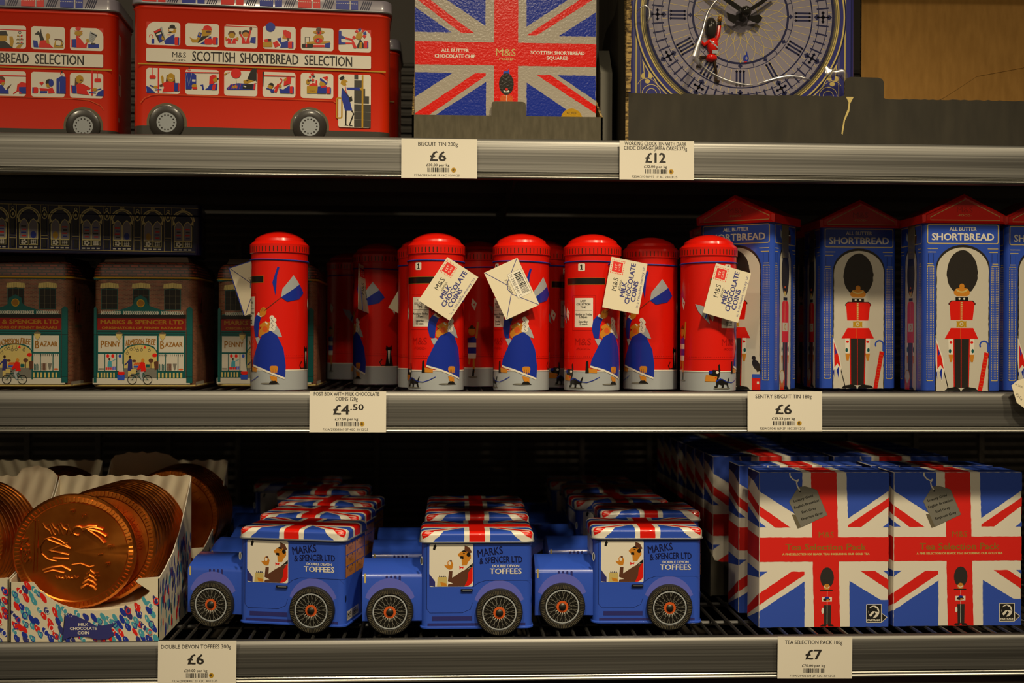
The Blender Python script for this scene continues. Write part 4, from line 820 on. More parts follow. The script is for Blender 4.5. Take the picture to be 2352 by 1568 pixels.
def make_tag(parent, kind, pos, rot, yaw=0, double=False, k=TAGK):
    """swing card hung by its hole at pos (local), turned rot degrees anticlockwise"""
    g_ = bpy.data.objects.new('swing_card', None); C.objects.link(g_); g_.parent = parent; g_.location = pos
    hx, hy = (110, 4) if kind == 'front' else (8, 5)
    A = Art(front(-.0003), k, k, hx, hy, 'paper', step=2e-6); b = MB(); b.box(-hx*k, (119-hx)*k, -.0003, .0003, (hy-84)*k, hy*k, mat('C', 'paper'))
    o = b.build('card', g_, 0); card_art(A, kind == 'back')
    for q in (o, A.build('print', g_)): q.rotation_euler = (0, math.radians(-rot), 0)
    g_.rotation_euler = (math.radians(-7), 0, math.radians(yaw))
    if double == 'behind':
        b = MB(); b.box((-hx-2.5)*k, (119-hx)*k, .0005, .0009, (hy-86.5)*k, (hy+1)*k, mat('B', 'paper')); q = b.build('rear_leaf', g_, 0); q.rotation_euler = (0, math.radians(-rot), 0)
    elif double:
        b = MB(); b.box(-hx*k, (119-hx)*k, -.0003, .0003, (hy-84)*k, hy*k, mat('B', 'paper')); q = b.build('rear_leaf', g_, 0); q.rotation_euler = (0, math.radians(-rot-6), math.radians(30)); q.location = (.001, .0018, 0)
    return g_
def make_postbox():
    t = thing('post_box_tin', '', 'tin', (0, 0, 0), 0, 'red post box tins'); PZ = PX*1.02; zz = lambda v: (893-v)*PZ; red = mat('R')
    b = MB(); b.lathe([(R0-.0012, 0), (R0, .0008), (R0, zz(847)), (R0, zz(586)), (R0-.001, zz(584))], 64, red, [mat('L'), mat('L'), red, red]); b.build('body', t)
    rl = R0+2.6*PX; pr = [(rl-.0014, zz(587)), (rl, zz(585)), (rl, zz(566)), (rl-.0012, zz(563.5)), (rl-.0022, zz(561)), (rl-.0042, zz(558)), (R0*.86, zz(552)), (R0*.7, zz(545.5)), (R0*.45, zz(538.5)), (R0*.2, zz(535.3)), (.0006, zz(534.8))]
    b = MB(); b.lathe(pr, 64, red); lid = b.build('lid', t, 28)
    A = Art(cyl(rl), PX, PZ, 0, 893, 'tin', strip=.0016)
    A.many('Q' if False else 'U', [[(x, 571), (x+2.2, 571), (x+2.2, 583), (x, 583)] for x in range(-210, 211, 9)]); A.build('crimp_marks', lid)
    A = Art(cyl(R0), PX, PZ, 0, 893, 'tin', strip=.0016)     # u = px round the wall from the middle of the notice
    A.rr('H', -13, 605, 4, 622, 2.5); A.t('K', '1', -4.2, 613.5, 11, bold=1.2); A.l('K', [(-4.6, 608.6), (-8, 611)], 1.8); A.l('K', [(-8, 618.6), (-.6, 618.6)], 1.6); A.build('number_plate', t)
    A.rr('X', -50, 637, 52, 653, 1); A.rr('K', -49, 638, 51, 652, 1); A.build('slot', t)
    A.rr('r', -29, 677, 29, 756, 2); A.rr('R', -28, 678, 28, 755, 2); A.rr('H', -22, 683, 23, 749, 1); A.l('K', [(-20, 711), (21, 711)], .8)
    for v, s, w_ in ((690, 'LAST', 13), (697, 'COLLECTION', 34), (704, 'TIME', 13), (720, 'Monday to Friday', 42), (726, '5.00pm', 19), (736, 'Saturday', 22), (742, '12 noon', 20)): A.t('K', s, 0, v, 4.6, w_, bold=.4)
    A.build('collection_notice', t)
    A.t('r', 'M&S', -1, 781, 15, 40); A.t('r', '-FOOD-', 0, 797, 5, 34); A.build('embossed_letters', t)
    A.many('r', [[(x, 814), (x+1.6, 814), (x+1.6, 815.6), (x, 815.6)] for x in range(-205, 206, 5)]); A.r('r', -206, 819, 206, 820); A.r('H', -206, 846, 206, 848.5); A.build('rivet_row', t)
    # old lady in a blue dressing gown
    A.sub(-1332, 0, 1) ; s = 1/2.704; A.sub(1250-1332+4, 430, s)
    A.p('B', [(300, 790), (340, 800), (318, 850), (310, 935), (280, 925), (266, 870), (275, 820)]); A.p('H', [(300, 795), (335, 812), (345, 800), (312, 780)]); A.p('S', [(320, 800), (326, 770), (340, 754), (356, 750), (370, 758), (374, 772), (366, 796), (346, 810)]); A.many('M', [[(342+j*8, 756+j*2), (344+j*8, 756+j*2), (340+j*8, 776), (338+j*8, 776)] for j in range(4)])
    A.p('L', [(395, 885), (420, 840), (450, 880), (470, 930), (440, 925)]); A.p('L', [(285, 935), (320, 930), (330, 950), (305, 975)])
    A.p('S', [(326, 856), (342, 846), (365, 834), (390, 840), (402, 862), (400, 888), (380, 902), (345, 930), (322, 928), (316, 905), (322, 884), (334, 872), (322, 866)]); A.e('O', 362, 882, 18); A.l('K', [(322, 885), (340, 868)], 2.5); A.l('H', [(365, 838), (380, 852)], 9)
    [A.e('H', x, y, r_, r_) for x, y, r_ in ((408, 814, 15), (420, 828, 15), (410, 842, 16), (422, 856, 14), (408, 868, 16), (416, 880, 13), (400, 884, 11))]; A.l('N', [(402, 815), (416, 835), (402, 845), (416, 862), (404, 872), (416, 885)], 3)
    A.p('B', [(400, 892), (440, 920), (478, 1000), (492, 1100), (488, 1176), (420, 1150), (258, 1096), (265, 1060), (310, 970), (340, 920)]); A.l('H', [(258, 1100), (340, 1122), (420, 1152), (486, 1178)], 11)
    A.rr('S', 396, 1102, 446, 1134, 13); A.many('S', [[(400+j*11, 1128), (409+j*11, 1128), (408+j*11, 1146-abs(j-1.5)*2), (402+j*11, 1146-abs(j-1.5)*2)] for j in range(4)]); A.many('K', [[(409+j*11, 1122), (411+j*11, 1122), (410.5+j*11, 1142), (409.5+j*11, 1142)] for j in range(3)]); A.p('S', [(245, 1110), (300, 1118), (300, 1140), (248, 1138)]); A.p('K', [(228, 1140), (232, 1070), (245, 1065), (250, 1140)]); A.p('S', [(395, 1160), (440, 1170), (440, 1200), (405, 1190)])
    A.e('G', 390, 1209, 55, 5); A.p('K', [(390, 1212), (400, 1196), (430, 1192), (455, 1212)]); A.build('lady_print', t)
    A.sub(-22-1065/2.704, 430, 1/2.704)
    A.e('G', 1075, 1232, 62, 4); A.p('K', [(1040, 1175), (1070, 1172), (1108, 1190), (1122, 1164), (1128, 1166), (1116, 1206), (1122, 1230), (1112, 1230), (1104, 1208), (1084, 1206), (1080, 1230), (1066, 1232), (1068, 1212), (1048, 1205), (1040, 1226), (1022, 1230), (1020, 1218), (1030, 1216), (1030, 1195)])
    A.p('K', [(1046, 1120), (1044, 1088), (1052, 1082), (1058, 1120), (1052, 1160), (1040, 1182), (1025, 1165), (990, 1150), (984, 1132), (1010, 1118)]); A.e('H', 1038, 1133, 10, 8); A.e('B', 996, 1132, 12, 10); A.p('S', [(962, 1188), (968, 1148), (1038, 1160), (1030, 1190)]); A.p('R', [(1024, 1162), (1034, 1164), (1032, 1172), (1022, 1170)]); A.l('B', [(1030, 1188), (1062, 1172)], 8); A.l('B', [(1062, 1174), (1110, 1194), (1150, 1198), (1190, 1185), (1230, 1165)], 4); A.build('dog_print', t); A.sub(1250-1332+4, 430, s)
    # kite-like bonnet, cat, envelopes, bird and boy further round
    A.p('B', [(410, 600), (440, 505), (452, 510), (438, 560), (430, 680)]); A.p('L', [(462, 690), (470, 640), (540, 555), (585, 610)]); A.p('B', [(462, 690), (585, 610), (622, 660), (580, 700), (500, 716)]); A.l('M', [(462, 690), (400, 740), (360, 770)], 3); A.build('bonnet_print', t)
    A.sub(0, 0, 1); u = 164
    A.p('K', [(u-9, 804), (u-7, 793), (u-3, 798), (u+3, 798), (u+7, 793), (u+9, 804), (u+5, 810), (u-5, 810)]); A.p('K', [(u-5, 810), (u+5, 810), (u+12, 846), (u-10, 846)]); A.p('H', [(u-3, 806), (u+3, 806), (u+1, 840), (u-2, 825)]); A.l('K', [(u-6, 843), (u-20, 844), (u-24, 836), (u-18, 828)], 2.5); A.build('cat_print', t)
    for x, y in ((-45, 718), (-122, 692), (178, 700)): A.p('H', [(x-4, y-14), (x+7, y-2), (x+2, y+16), (x-7, y+2)]); A.p('R', [(x-2, y), (x+3, y-2), (x+1, y+5)]); A.build('envelope_print', t)
    A.p('L', [(-84, 695), (-64, 700), (-54, 718), (-50, 740), (-60, 730), (-76, 712)]); A.l('B', [(-56, 715), (-60, 728)], 3); A.build('bird_print', t)
    u = -127; A.e('S', u, 758, 9, 11); A.p('U', [(u-10, 752), (u, 742), (u+10, 752)]); A.p('B', [(u-11, 775), (u+11, 770), (u+11, 812), (u-10, 812)]); A.r('H', u-10.5, 786, u+11, 797); A.l('S', [(u+11, 775), (u+15, 735)], 5); A.p('H', [(u-10, 812), (u+11, 812), (u+10, 824), (u-9, 824)]); A.l('S', [(u-5, 824), (u-7, 838)], 5); A.l('S', [(u+5, 824), (u+5, 858)], 5); A.l('K', [(u+5, 850), (u+3, 868)], 5); A.e('G', u+3, 869, 12, 2); A.build('boy_print', t)
    q = MB(); rr_ = R0+.0006; q.tube([(rr_*math.sin(a), -rr_*math.cos(a), zz(602)+.0008*math.cos(a)) for a in [2*PI*j/48 for j in range(48)]], .0007, mat('B', 'paper'), 6, True); q.build('string', t)
    return t
pb = make_postbox()
# base u of centre, v of base, degrees the notice is turned, card: (kind, hole u, v, turn, yaw, double)
BOX = [('leftmost red post box tin with shadowed dome, beside the shop fronts', 641.5, .053, -71, ('back', 603, 600, -71, 0, 'behind')),
       ('red post box tin deepest in the shadow, third from the left', 803, .36, 61, None),
       ('shadowed red post box tin with black cat and double blue card', 869, .20, -117, ('front', 826, 614, 78, 62, True)),
       ('red post box tin squeezed behind the one numbered 1 at centre left', 976, .113, 120, ('front', 945, 622, 60, 8, False)),
       ('red post box tin numbered 1 with a tilted card, centre left', 1001, .050, -34, ('front', 1026, 600, 57, 0, False)),
       ('dark red post box tin in the gap showing a boy print', 1098, .155, 97, None),
       ('red post box tin with barcode side of its card outward', 1197, .052, -61, ('back', 1187, 601, -65, 0, False)),
       ('red post box tin peeping out behind the barcode card one', 1243, .13, 62, None),
       ('red post box tin numbered 1 with the upright card', 1360, .050, -25.5, ('front', 1407, 599, 79, 0, False)),
       ('red post box tin with cat and bonnet print, one step behind its neighbours', 1493.5, .087, -92, None),
       ('rightmost red post box tin with dog print, before the turned sentry tin', 1626.5, .048, 35, ('front', 1646, 614, 74, 0, False))]
for n, (lab, u, Y, ang, tg) in enumerate(BOX):
    D = Y-R0
    loc = (X(u, Y), Y, SM)
    if n == 0: o = pb; o.location = loc; o['label'] = lab; base_children = list(o.children)
    else:
        o = thing('post_box_tin', lab, 'tin', loc, 0, 'red post box tins')
        for ch in base_children:
            c = ch.copy(); C.objects.link(c); c.parent = o
            for q in ch.children: d = q.copy(); C.objects.link(d); d.parent = c
    # the look of the tin is turned by turning its parts, so that every part stays under the upright base
    o.rotation_euler = (0, 0, math.radians(ang))
    if tg:
        kind, hu, hv, rot, yaw, dbl = tg
        wp = at(hu, hv, Y-R0-.0035)
        if n == 0: wp = at(hu, hv, Y+R0+.003)
        if n == 3: wp = at(hu, hv, Y+R0+.003)
        M_ = Matrix.Rotation(-math.radians(ang), 4, 'Z'); lp = M_ @ (wp-Vector(loc))
        g_ = make_tag(o, kind, lp, rot, yaw-ang, dbl)
        a0 = math.atan2(lp.x, -lp.y); q = MB(); e = Vector((math.sin(a0)*R0, -math.cos(a0)*R0, (893-602)*PX)); q.tube([e, lp+(e-lp)*.4+Vector((0, 0, -.0008)), lp], .0007, mat('B', 'paper'), 6); q.build('card_loop', o)

# ------------------------------------------------------------------ sentry box tins
Ys = .036; kz = KZ(2210, Ys); kx = (X(2298, Ys)-X(2121, Ys))/177
SW, SD = 180*kx, .068
def guard_front(A):
    n = 46; rd = random.Random(2)
    A.p('Z', [(2209.5+(35.5+rd.uniform(-1, 1)*.9)*math.cos(a)*(1+.06*math.sin(a)), 619+(51+rd.uniform(-1, 1)*.9)*math.sin(a)) for a in [2*PI*j/n for j in range(n)]])
    A.p('D', [(2180, 666), (2240, 666), (2240, 671), (2180, 671)]) if False else None
    A.e('S', 2208.5, 651, 6, 6); A.rr('S', 2193, 656, 2224, 674, 5); A.e('S', 2195, 666, 5, 6); A.e('S', 2222, 666, 5, 6); A.e('S', 2208.5, 662, 14, 8); A.ring('E', 2208.5, 653, 12, 16, 14, 25, 155, .8)
    A.r('K', 2194, 676, 2223, 684); A.e('H', 2203, 680, 2.4); A.e('H', 2214, 680, 2.4); A.p('K', [(2178, 690), (2184, 684), (2234, 684), (2240, 690), (2240, 694), (2178, 694)])
    A.p('R', [(2180, 690), (2186, 685.5), (2232, 685.5), (2238, 690), (2233.5, 729), (2183, 729)]); A.l('O', [(2205, 686), (2205, 729)], 1); A.many('E', [[(2206.5, 687+j*4.4), (2210, 687+j*4.4), (2210, 690+j*4.4), (2206.5, 690+j*4.4)] for j in range(10)])
    A.r('W', 2181, 729, 2235, 747); A.ring('Y', 2208, 738, 4.5, 8, 18); A.e('Y', 2208, 738, 2.4); A.r('Y', 2197, 732, 2201, 744); A.r('Y', 2215, 732, 2219, 744); A.l('Y', [(2196, 732), (2220, 732)], 1.5); A.l('Y', [(2196, 744.5), (2220, 744.5)], 1.5)
    A.p('R', [(2183.7, 747), (2235, 747), (2247, 772), (2169.5, 772)]); A.l('O', [(2205.5, 747), (2205.5, 772)], 1)
    for sx in (-1, 1):
        c = 2208+sx*24; A.p('H', [(c-6, 772), (c+6, 772), (c+5, 808), (c-5, 808)]); A.e('R', c, 780, 3.5, 3); A.e('T', c+sx*2, 800, 3, 5); A.p('S', [(c-5, 808), (c+6, 808), (c+3, 825), (c-2, 825)])
    A.p('Z', [(2189, 772), (2228, 772), (2226, 884), (2191, 884)]); A.l('R', [(2190.5, 772), (2192, 882)], 2); A.l('R', [(2207.5, 772), (2208, 884)], 1.6); A.l('R', [(2226.5, 772), (2224.5, 882)], 2)
    A.p('K', [(2170, 891), (2176, 885), (2196, 882), (2206, 888), (2206, 892)]); A.p('K', [(2247, 891), (2241, 885), (2221, 882), (2210, 888), (2210, 892)])
def guard_side(A, cx):
    A.e('Z', cx, 622, 27, 52, 28); A.e('S', cx-2, 664, 9, 9); A.e('O', cx-2, 655, 5, 5); A.e('K', cx-2, 659, 7, 4); A.e('E', cx-2, 669, 8, 5); A.r('K', cx-14, 677, cx+14, 684)
    A.rr('R', cx-24, 685, cx+24, 780, 12); A.r('R', cx-24, 700, cx+24, 782); A.l('E', [(cx-2, 686), (cx-2, 735)], 1.4); A.r('W', cx-19, 736, cx+17, 756); A.ring('Y', cx, 746, 4, 7, 14)
    for sx in (-1, 1): c = cx+sx*22; A.r('H', c-6, 782, c+6, 812); A.e('T', c, 798, 4, 7); A.p('S', [(c-5, 812), (c+5, 812), (c+3, 830), (c-2, 830)])
    A.p('Z', [(cx-18, 782), (cx+18, 782), (cx+16, 884), (cx-15, 884)]); A.l('R', [(cx-2, 782), (cx-2, 884)], 1.4); A.l('R', [(cx+17, 782), (cx+15, 882)], 2); A.p('K', [(cx-18, 891), (cx-10, 884), (cx+14, 884), (cx+26, 890), (cx+26, 892)])
    A.e('W', cx-22, 862, 18, 16); A.p('R', [(cx-40, 862), (cx-36, 892), (cx-6, 892), (cx-4, 862), (cx-22, 880)]); A.ring('Y', cx-22, 862, 16, 18.5, 20, asp=.9); A.many('Y', [[(cx-36+j*6, 878), (cx-33+j*6, 892), (cx-32+j*6, 878)] for j in range(5)])
def booth(A, cx, w2, narrow):
    """signboard, columns and arched recess of one face, w2 = half its width in px"""
    A.frame('E', cx-w2+1, 510, cx+w2-1, 553, 2, 4)
    if not narrow:
        A.t('H', 'ALL BUTTER', cx, 520, 8, 62, bold=.8); A.t('H', 'SHORTBREAD', cx, 538, 15.5, 142, bold=1.3)
    else:
        A.p('L', [(cx-36, 520), (cx-22, 528), (cx-14, 518), (cx-12, 536), (cx-24, 544), (cx-36, 536)]); A.p('M', [(cx+14, 530), (cx+40, 530), (cx+38, 550), (cx+16, 550)]); A.e('Z', cx+26, 525, 9, 7); A.l('H', [(cx+18, 531), (cx+36, 531)], 2)
    A.build('sign_plate', A.parent)
    aw = 62 if not narrow else 42
    for sx in (-1, 1):
        for y, x0, x1 in ((565, w2-1, w2-25), (573, w2-2, w2-21), (600, w2-1, w2-14)): A.l('E', [(cx+sx*x0, y), (cx+sx*x1, y)], 1.7)
        a, b = cx+sx*(w2-1), cx+sx*(w2-15); A.l('K', [(a-sx*2, 576), (a-sx*2, 598)], .6); A.l('K', [(b, 576), (b, 598)], .6)
        P = []
        for x in (a, b): P += [[(x-.9, y), (x+.9, y), (x+.9, y+2.4), (x-.9, y+2.4)] for y in range(605, 868, 4)]
        P += [[(x-.5, y), (x+.5, y), (x+.5, y+2), (x-.5, y+2)] for x in (a-sx*4, b+sx*4, (a+b)/2) for y in range(609, 864, 4)]
        P += [[(min(a, b), y-.9), (max(a, b), y-.9), (max(a, b), y+.9), (min(a, b), y+.9)] for y in (605, 868)]
        A.many('E', P); A.build('column_print', A.parent)
    for c, r, y in (('T' if False else 'Z', aw, 556), ('W', aw-2.5, 562)):
        A.p(c, [(cx-r, 892), (cx-r, y+r*.88)]+[(cx-r*math.cos(t), y+r*.88-r*.88*math.sin(t)) for t in [PI*j/20 for j in range(1, 20)]]+[(cx+r, y+r*.88), (cx+r, 892)], .5)
    A.build('arch_panel', A.parent)
def make_sentry():
    t = thing('sentry_tin', '', 'tin', (0, 0, 0), 0, 'blue sentry box shortbread tins'); zz = lambda v: (893-v)*kz; bl = mat('V')
    b = MB(); b.rprism(SW, SD, .006, [(0, .001), (.001, 0), (zz(506), 0)], bl, None, 0, SD/2, 5); b.build('body', t)
    w = SW/2+.0022; red = mat('R'); b = MB(); y0, y1 = -.0035, SD+.0035
    P = [(-w, zz(507)), (w, zz(507)), (w+.0004, zz(489)), (.0, zz(440)), (-w-.0004, zz(489))]
    def ins(i): return [(-w+i, zz(507)+i*.6), (w-i, zz(507)+i*.6), (w-i, zz(489)), (0, zz(440)-i*1.2), (-w+i, zz(489))]
    b.loops([[(x, y, z) for x, z in q] for q, y in ((ins(.0045), y0+.0012), (ins(.003), y0), (P, y0+.0012), (P, y1), (ins(.003), y1+.001))], red); roof = b.build('roof', t, 20)
    A = Art(front(y0+.0012), kx, kz, 2210.5, 893); A.l('E', [(2134, 500), (2134, 494), (2214, 452), (2293, 492), (2293, 500)], 1.6, True); A.t('r', 'M&S', 2212, 476.5, 12, 36); A.t('E', '-FOOD-', 2212, 489, 4.5, 32); A.build('pediment_print', roof)
    A = Art(front(), kx, kz, 2210.5, 893); A.parent = t; booth(A, 2210.5, 82, False); guard_front(A); A.build('guard_print', t)
    A.p('K', [(2147.5, 766), (2149, 766), (2181, 892), (2179, 892)]); A.e('G', 2148, 766, 2)
    A.p('H', [(2149, 768), (2166, 815), (2170, 842), (2163, 872), (2156, 845), (2152, 868), (2149, 820)]); A.p('R', [(2151, 780), (2162, 812), (2168, 842), (2160, 832), (2153, 842), (2152, 805)]); A.p('B', [(2154, 792), (2159, 806), (2155, 812)]); A.p('B', [(2158, 848), (2164, 838), (2163, 868)]); A.p('B', [(2150, 850), (2153, 846), (2153, 866)]); A.build('flag_print', t)
    A.ring('V', 2260, 786, 7.5, 11, 14, 150, 360); A.r('V', 2267.5, 785, 2271, 802); A.p('R', [(2261, 802), (2271, 805), (2256, 892), (2246, 892)]); A.many('O', [[(2260-j*.9, 810+j*7), (2269-j*1.1, 812+j*7), (2269-j*1.1, 813.4+j*7), (2260-j*.9, 811.4+j*7)] for j in range(11)]); A.build('umbrella_print', t)
    if True:
        ks = SD/ (2*78*1.0)
        for mp, nm in ((rightside(SW/2), 'r'), (leftside(-SW/2), 'l')):
            B = Art(mp, SD/176, kz, 2210.5, 893); B.ox = 2210.5-88 if nm == 'r' else 2210.5+88; B.parent = t; booth(B, 2210.5, 74, True); guard_side(B, 2210.5); B.build('guard_print', t)
        b = MB()
        for sx in (-1, 1): b.box(*sorted((sx*(SW/2+.0004), sx*(SW/2+.0009))), SD*.34, SD*.60, zz(585), zz(506), mat('J', 'gloss'))
        b.build('tape_strip', t)
    return t
st = make_sentry()
A = Art(front(), kx, kz, 2210.5, 893); A.off = 3e-4
SEN = [('blue sentry box tin standing front and complete, second from the right', 2210.5, .036, 0), ('blue sentry box tin in deeper shadow, squarely between the turned and brightest ones', 1972, .098, 0),
       ('blue sentry box tin turned to show its right side behind the rightmost post box', None, None, -37), ('blue sentry box tin cut off by the right edge of the photo', 2398, .048, 0),
       ('blue sentry box tin in the dark, only its red roof seen behind the turned one', 1668, .235, -20), ('blue sentry box tin in the dark between the turned and squarely shadowed ones', 1940, .20, 0)]
for n, (lab, u, Y, ang) in enumerate(SEN):
    if u is None:
        c = at(1774, 893, .040); a = math.radians(ang); loc = (c.x-SW/2*math.cos(a), .040-SW/2*math.sin(a), SM)
    else: loc = (X(u, Y), Y, SM)
    if n == 0: st.location = loc; st['label'] = lab
    else: dup(st, loc, ang, lab, skip=('umbrella_print', 'flag_print') if n == 2 else ())
# the pigeon on a red can printed beside the boots of the turned tin
pt = [o for o in C.objects if o.get('label', '').startswith('blue sentry box tin turned')][0]
A.e('Z', 2262, 834, 8, 14, rot=-30); A.e('Z', 2256, 818, 5, 5); A.p('Z', [(2262, 838), (2276, 846), (2264, 850)]); A.r('R', 2252, 862, 2272, 892); A.rr('V', 2252, 855, 2272, 864, 2); A.r('H', 2264, 872, 2269, 878); A.build('pigeon_print', pt)

# a card hanging over the right end of the middle rail
p = at(2340, 905, -.010); k = PX
t = thing('swing_card', 'white clipped-corner card hanging over the middle rail at the right edge', 'tag', p); 
b = MB(); b.slab([(x*k, -y*k) for x, y in ((-15, -20), (-2, -31), (40, -46), (56, 30), (12, 34), (-6, 20))], front(), 0, .0005, mat('C', 'paper')); b.build('card', t, 0)
A = Art(front(-.0005), k, k, 0, 0, 'paper'); A.t('K', 'M 2930', 2, -19, 4, 18, rot=-25); A.t('K', '02', -3, 3, 5, 9, rot=-70); A.t('K', 'L6', 4, 10, 5, 9, rot=-70); A.build('print', t); t.rotation_euler = (math.radians(-14), 0, math.radians(-8))

# ------------------------------------------------------------------ giant chocolate coins in patterned trays
RC, TC, RISE = .0575, .0075, .0300
def coin_mesh(detail):
    b = MB(); n = 120; f_ = FOIL()
    pr = [(.0003, 0), (RC*.84, .0), (RC*.86, -.0011), (RC*.955, -.0012), (RC*.98, .0002), (RC*.996, .0013), (RC, .0026), (RC*.996, .0042), (RC*.975, .0060), (RC*.93, TC), (.0003, TC)]
    b.loops([[((r-(.0005 if (3 <= i <= 6 and j % 2) else 0))*math.cos(2*PI*j/n), y, (r-(.0005 if (3 <= i <= 6 and j % 2) else 0))*math.sin(2*PI*j/n)) for j in range(n)] for i, (r, y) in enumerate(pr)], f_, True)
    q = 84
    for j in range(q):
        a = 2*PI*j/q; c, s = math.cos(a), math.sin(a); w_ = .0008
        P = [(RC*.875*c+w_*s, RC*.875*s-w_*c), (RC*.945*c+w_*s, RC*.945*s-w_*c), (RC*.945*c-w_*s, RC*.945*s+w_*c), (RC*.875*c-w_*s, RC*.875*s+w_*c)]
        b.add([(x, -.0010, z) for x, z in P]+[(x*.998, -.0024, z*.998) for x, z in P], [(4, 5, 6, 7), (0, 1, 5, 4), (1, 2, 6, 5), (2, 3, 7, 6), (3, 0, 4, 7)], f_)
    if detail:
        L = 'PENNY BAZAAR '
        for i, chh in enumerate('Y BAZAAR  MDCCCLXXXIV  ORIGINATORS OF PENN'):
            if chh == ' ': continue
            a = math.radians(47-i*8.4+3); v, f0 = glyphs(chh); h = .0078; sc = h/.73; x0 = (min(p[0] for p in v)+max(p[0] for p in v))/2
            V = []
            for off in (0, -.0009):
                for x, y in v:
                    X_ = (x-x0)*sc; Y_ = y*sc+RC*.63; al = a-PI/2; V.append((X_*math.cos(al)-Y_*math.sin(al), off, X_*math.sin(al)+Y_*math.cos(al)))
            n0 = len(v); b.add(V, [tuple(i_+n0 for i_ in q_) for q_ in f0], f_)
        b.tube([(RC*.2*math.cos(a), -.0005, RC*.25*math.sin(a)) for a in [2*PI*j/24 for j in range(24)]], .0012, f_, 6, True)
    return b
plain = coin_mesh(True).build('coin', None, 32)
plain['label'] = 'tmp'; COINS = []
def coin(loc, rx, rz, label, group, ry=0, first=[True]):
    o = plain if first[0] else plain.copy()
    if not first[0]: C.objects.link(o)
    first[0] = False; o.name = 'chocolate_coin'
    o.location = loc; o.rotation_euler = (math.radians(rx), math.radians(ry), math.radians(rz)); o['label'] = label; o['category'] = 'coin'
    if group: o['group'] = group
    elif 'group' in o: del o['group']
    return o
def tray(x0, x1, y0, d, label, seed, lip=True, hump=None):
    """printed card tray: scooped front, curved sides, tall plain back with a perforated edge"""
    w = x1-x0; k = 1.208/F; hf, hb = .0605, .146; rd = random.Random(seed)
    t = thing('coin_tray', label, 'tray', (x0, y0, SB), 0, 'patterned coin trays'); wc = mat('C', 'paper'); wt = WHCARD()
    sc = w/(341*k); cut_ = [(53*k*sc, hf), (71*k*sc, hf-22*k)]+[((198+(130)*math.cos(a))*k*sc, hf+.0 -67*k*math.sin(-a) if False else hf-(65*k)*math.sin(a)) for a in [PI*(1-j/18) for j in range(2, 17)]]+[(287*k*sc, hf), (294*k*sc, hf+7*k)]
    out = [(0, 0), (0, hf)]+cut_+[(w, hf+10*k), (w, 0)]
    b = MB(); b.slab(out, front(.0009), 0, .0009, wc, mat('H', 'paper')); b.build('front_panel', t, 0)
    side = [(0, 0), (0, hf+6*k), (d*.16, hf+16*k), (d*.42, hf+.018), (d*.62, hf+.034), (d*.8, hf+.056), (d*.93, hb-.012), (d, hb), (d, 0)]
    for x, s in ((0, 1), (w, -1)):
        b = MB(); b.slab(side, lambda y, z, o, x=x, s=s: (x+s*o, y, z), 0, .0009, wc, mat('H', 'paper')); b.build('side_panel', t, 0)
    bk = [(0, 0), (w, 0)]; n = 26
    top = []
    for i in range(n+1):
        x = w*(1-i/n); z = hb+(.0016 if i % 3 == 1 else 0)+rd.uniform(0, .0006)
        if hump and hump[0] < x < hump[1]: q = (x-hump[0])/(hump[1]-hump[0]); z += .0095*min(1, 4*q, 4*(1-q))**.5+rd.uniform(0, .0008)
        top.append((x, z))
    b = MB(); b.slab(bk+top, front(d), 0, .0009, wt); b.build('back_panel', t, 0)
    b = MB(); b.box(0.001, w-.001, .001, d-.001, 0, .0009, wt); b.build('base', t, 0)
    b = MB(); b.box(.0012, w-.0012, .0012, d-.0012, .001, RISE, wt); b.build('raised_insert', t, 0)
    A = Art(front(), 1, 1, 0, 0, 'paper', step=1.2e-6); A.T = (0, 0, 1, -1, 0)
    def inside(x, z, m=.0028):
        if not (m < x < w-m and m < z < hf-m): return False
        cx = 198*k*sc; return ((x-cx)/(132*k*sc+m))**2+((z-hf)/(67*k+m))**2 > 1
    spots = []
    for _ in range(900):
        x, z = rd.uniform(0, w), rd.uniform(0, hf)
        if inside(x, z) and all((x-a)**2+(z-c)**2 > .0047**2 for a, c in spots): spots.append((x, z))
    for i, (x, z) in enumerate(spots):
        c = rd.choice('RRBBFAAA'); rx, ry = rd.uniform(.0017, .0025), rd.uniform(.0040, .0060); ro = rd.uniform(22, 38)
        A.e(c, x, -z*-1 if False else z, rx, ry, 10, rot=ro)
        if rd.random() < .55:
            A.ring(rd.choice('BFRH'), x+.0008, z-.0006, ry*.35, ry*.5, 10, asp=1.3)
        if rd.random() < .5: A.l('H', [(x-rx*.5, z+ry*.4), (x-rx*.2, z-ry*.1)], .0004)
    A.build('spot_print', t)
    if lip:
        A.off = 9e-4; f = lambda u, v: ((u-24)*k*sc, (1470-v)*k)
        A.p('F', [f(*q) for q in ((148, 1408), (168, 1409), (170, 1404), (186, 1411), (205, 1420), (222, 1430), (240, 1428), (268, 1422), (256, 1433), (259, 1442), (264, 1450), (248, 1459), (226, 1461), (205, 1455), (186, 1452), (160, 1455), (145, 1461))])
        A.l('K', [f(150, 1400), f(143, 1470)], .0006); A.T = (0, 0, 1, 1, 0); A.oy = 0
        A.oy = 0; A.kx, A.kz = k*sc, k; A.ox, A.oy = 24, 1470; 
        A.t('H', 'MILK', 192, 1426, 6.2, 22, bold=.7); A.t('H', 'CHOCOLATE', 192, 1435, 6.2, 61, bold=.7); A.t('H', 'COIN', 192, 1445, 6.2, 26, bold=.7); A.build('name_flag', t)
    B = Art(rightside(w), 1, 1, 0, 0, 'paper', step=1.2e-6); B.T = (0, 0, 1, -1, 0)
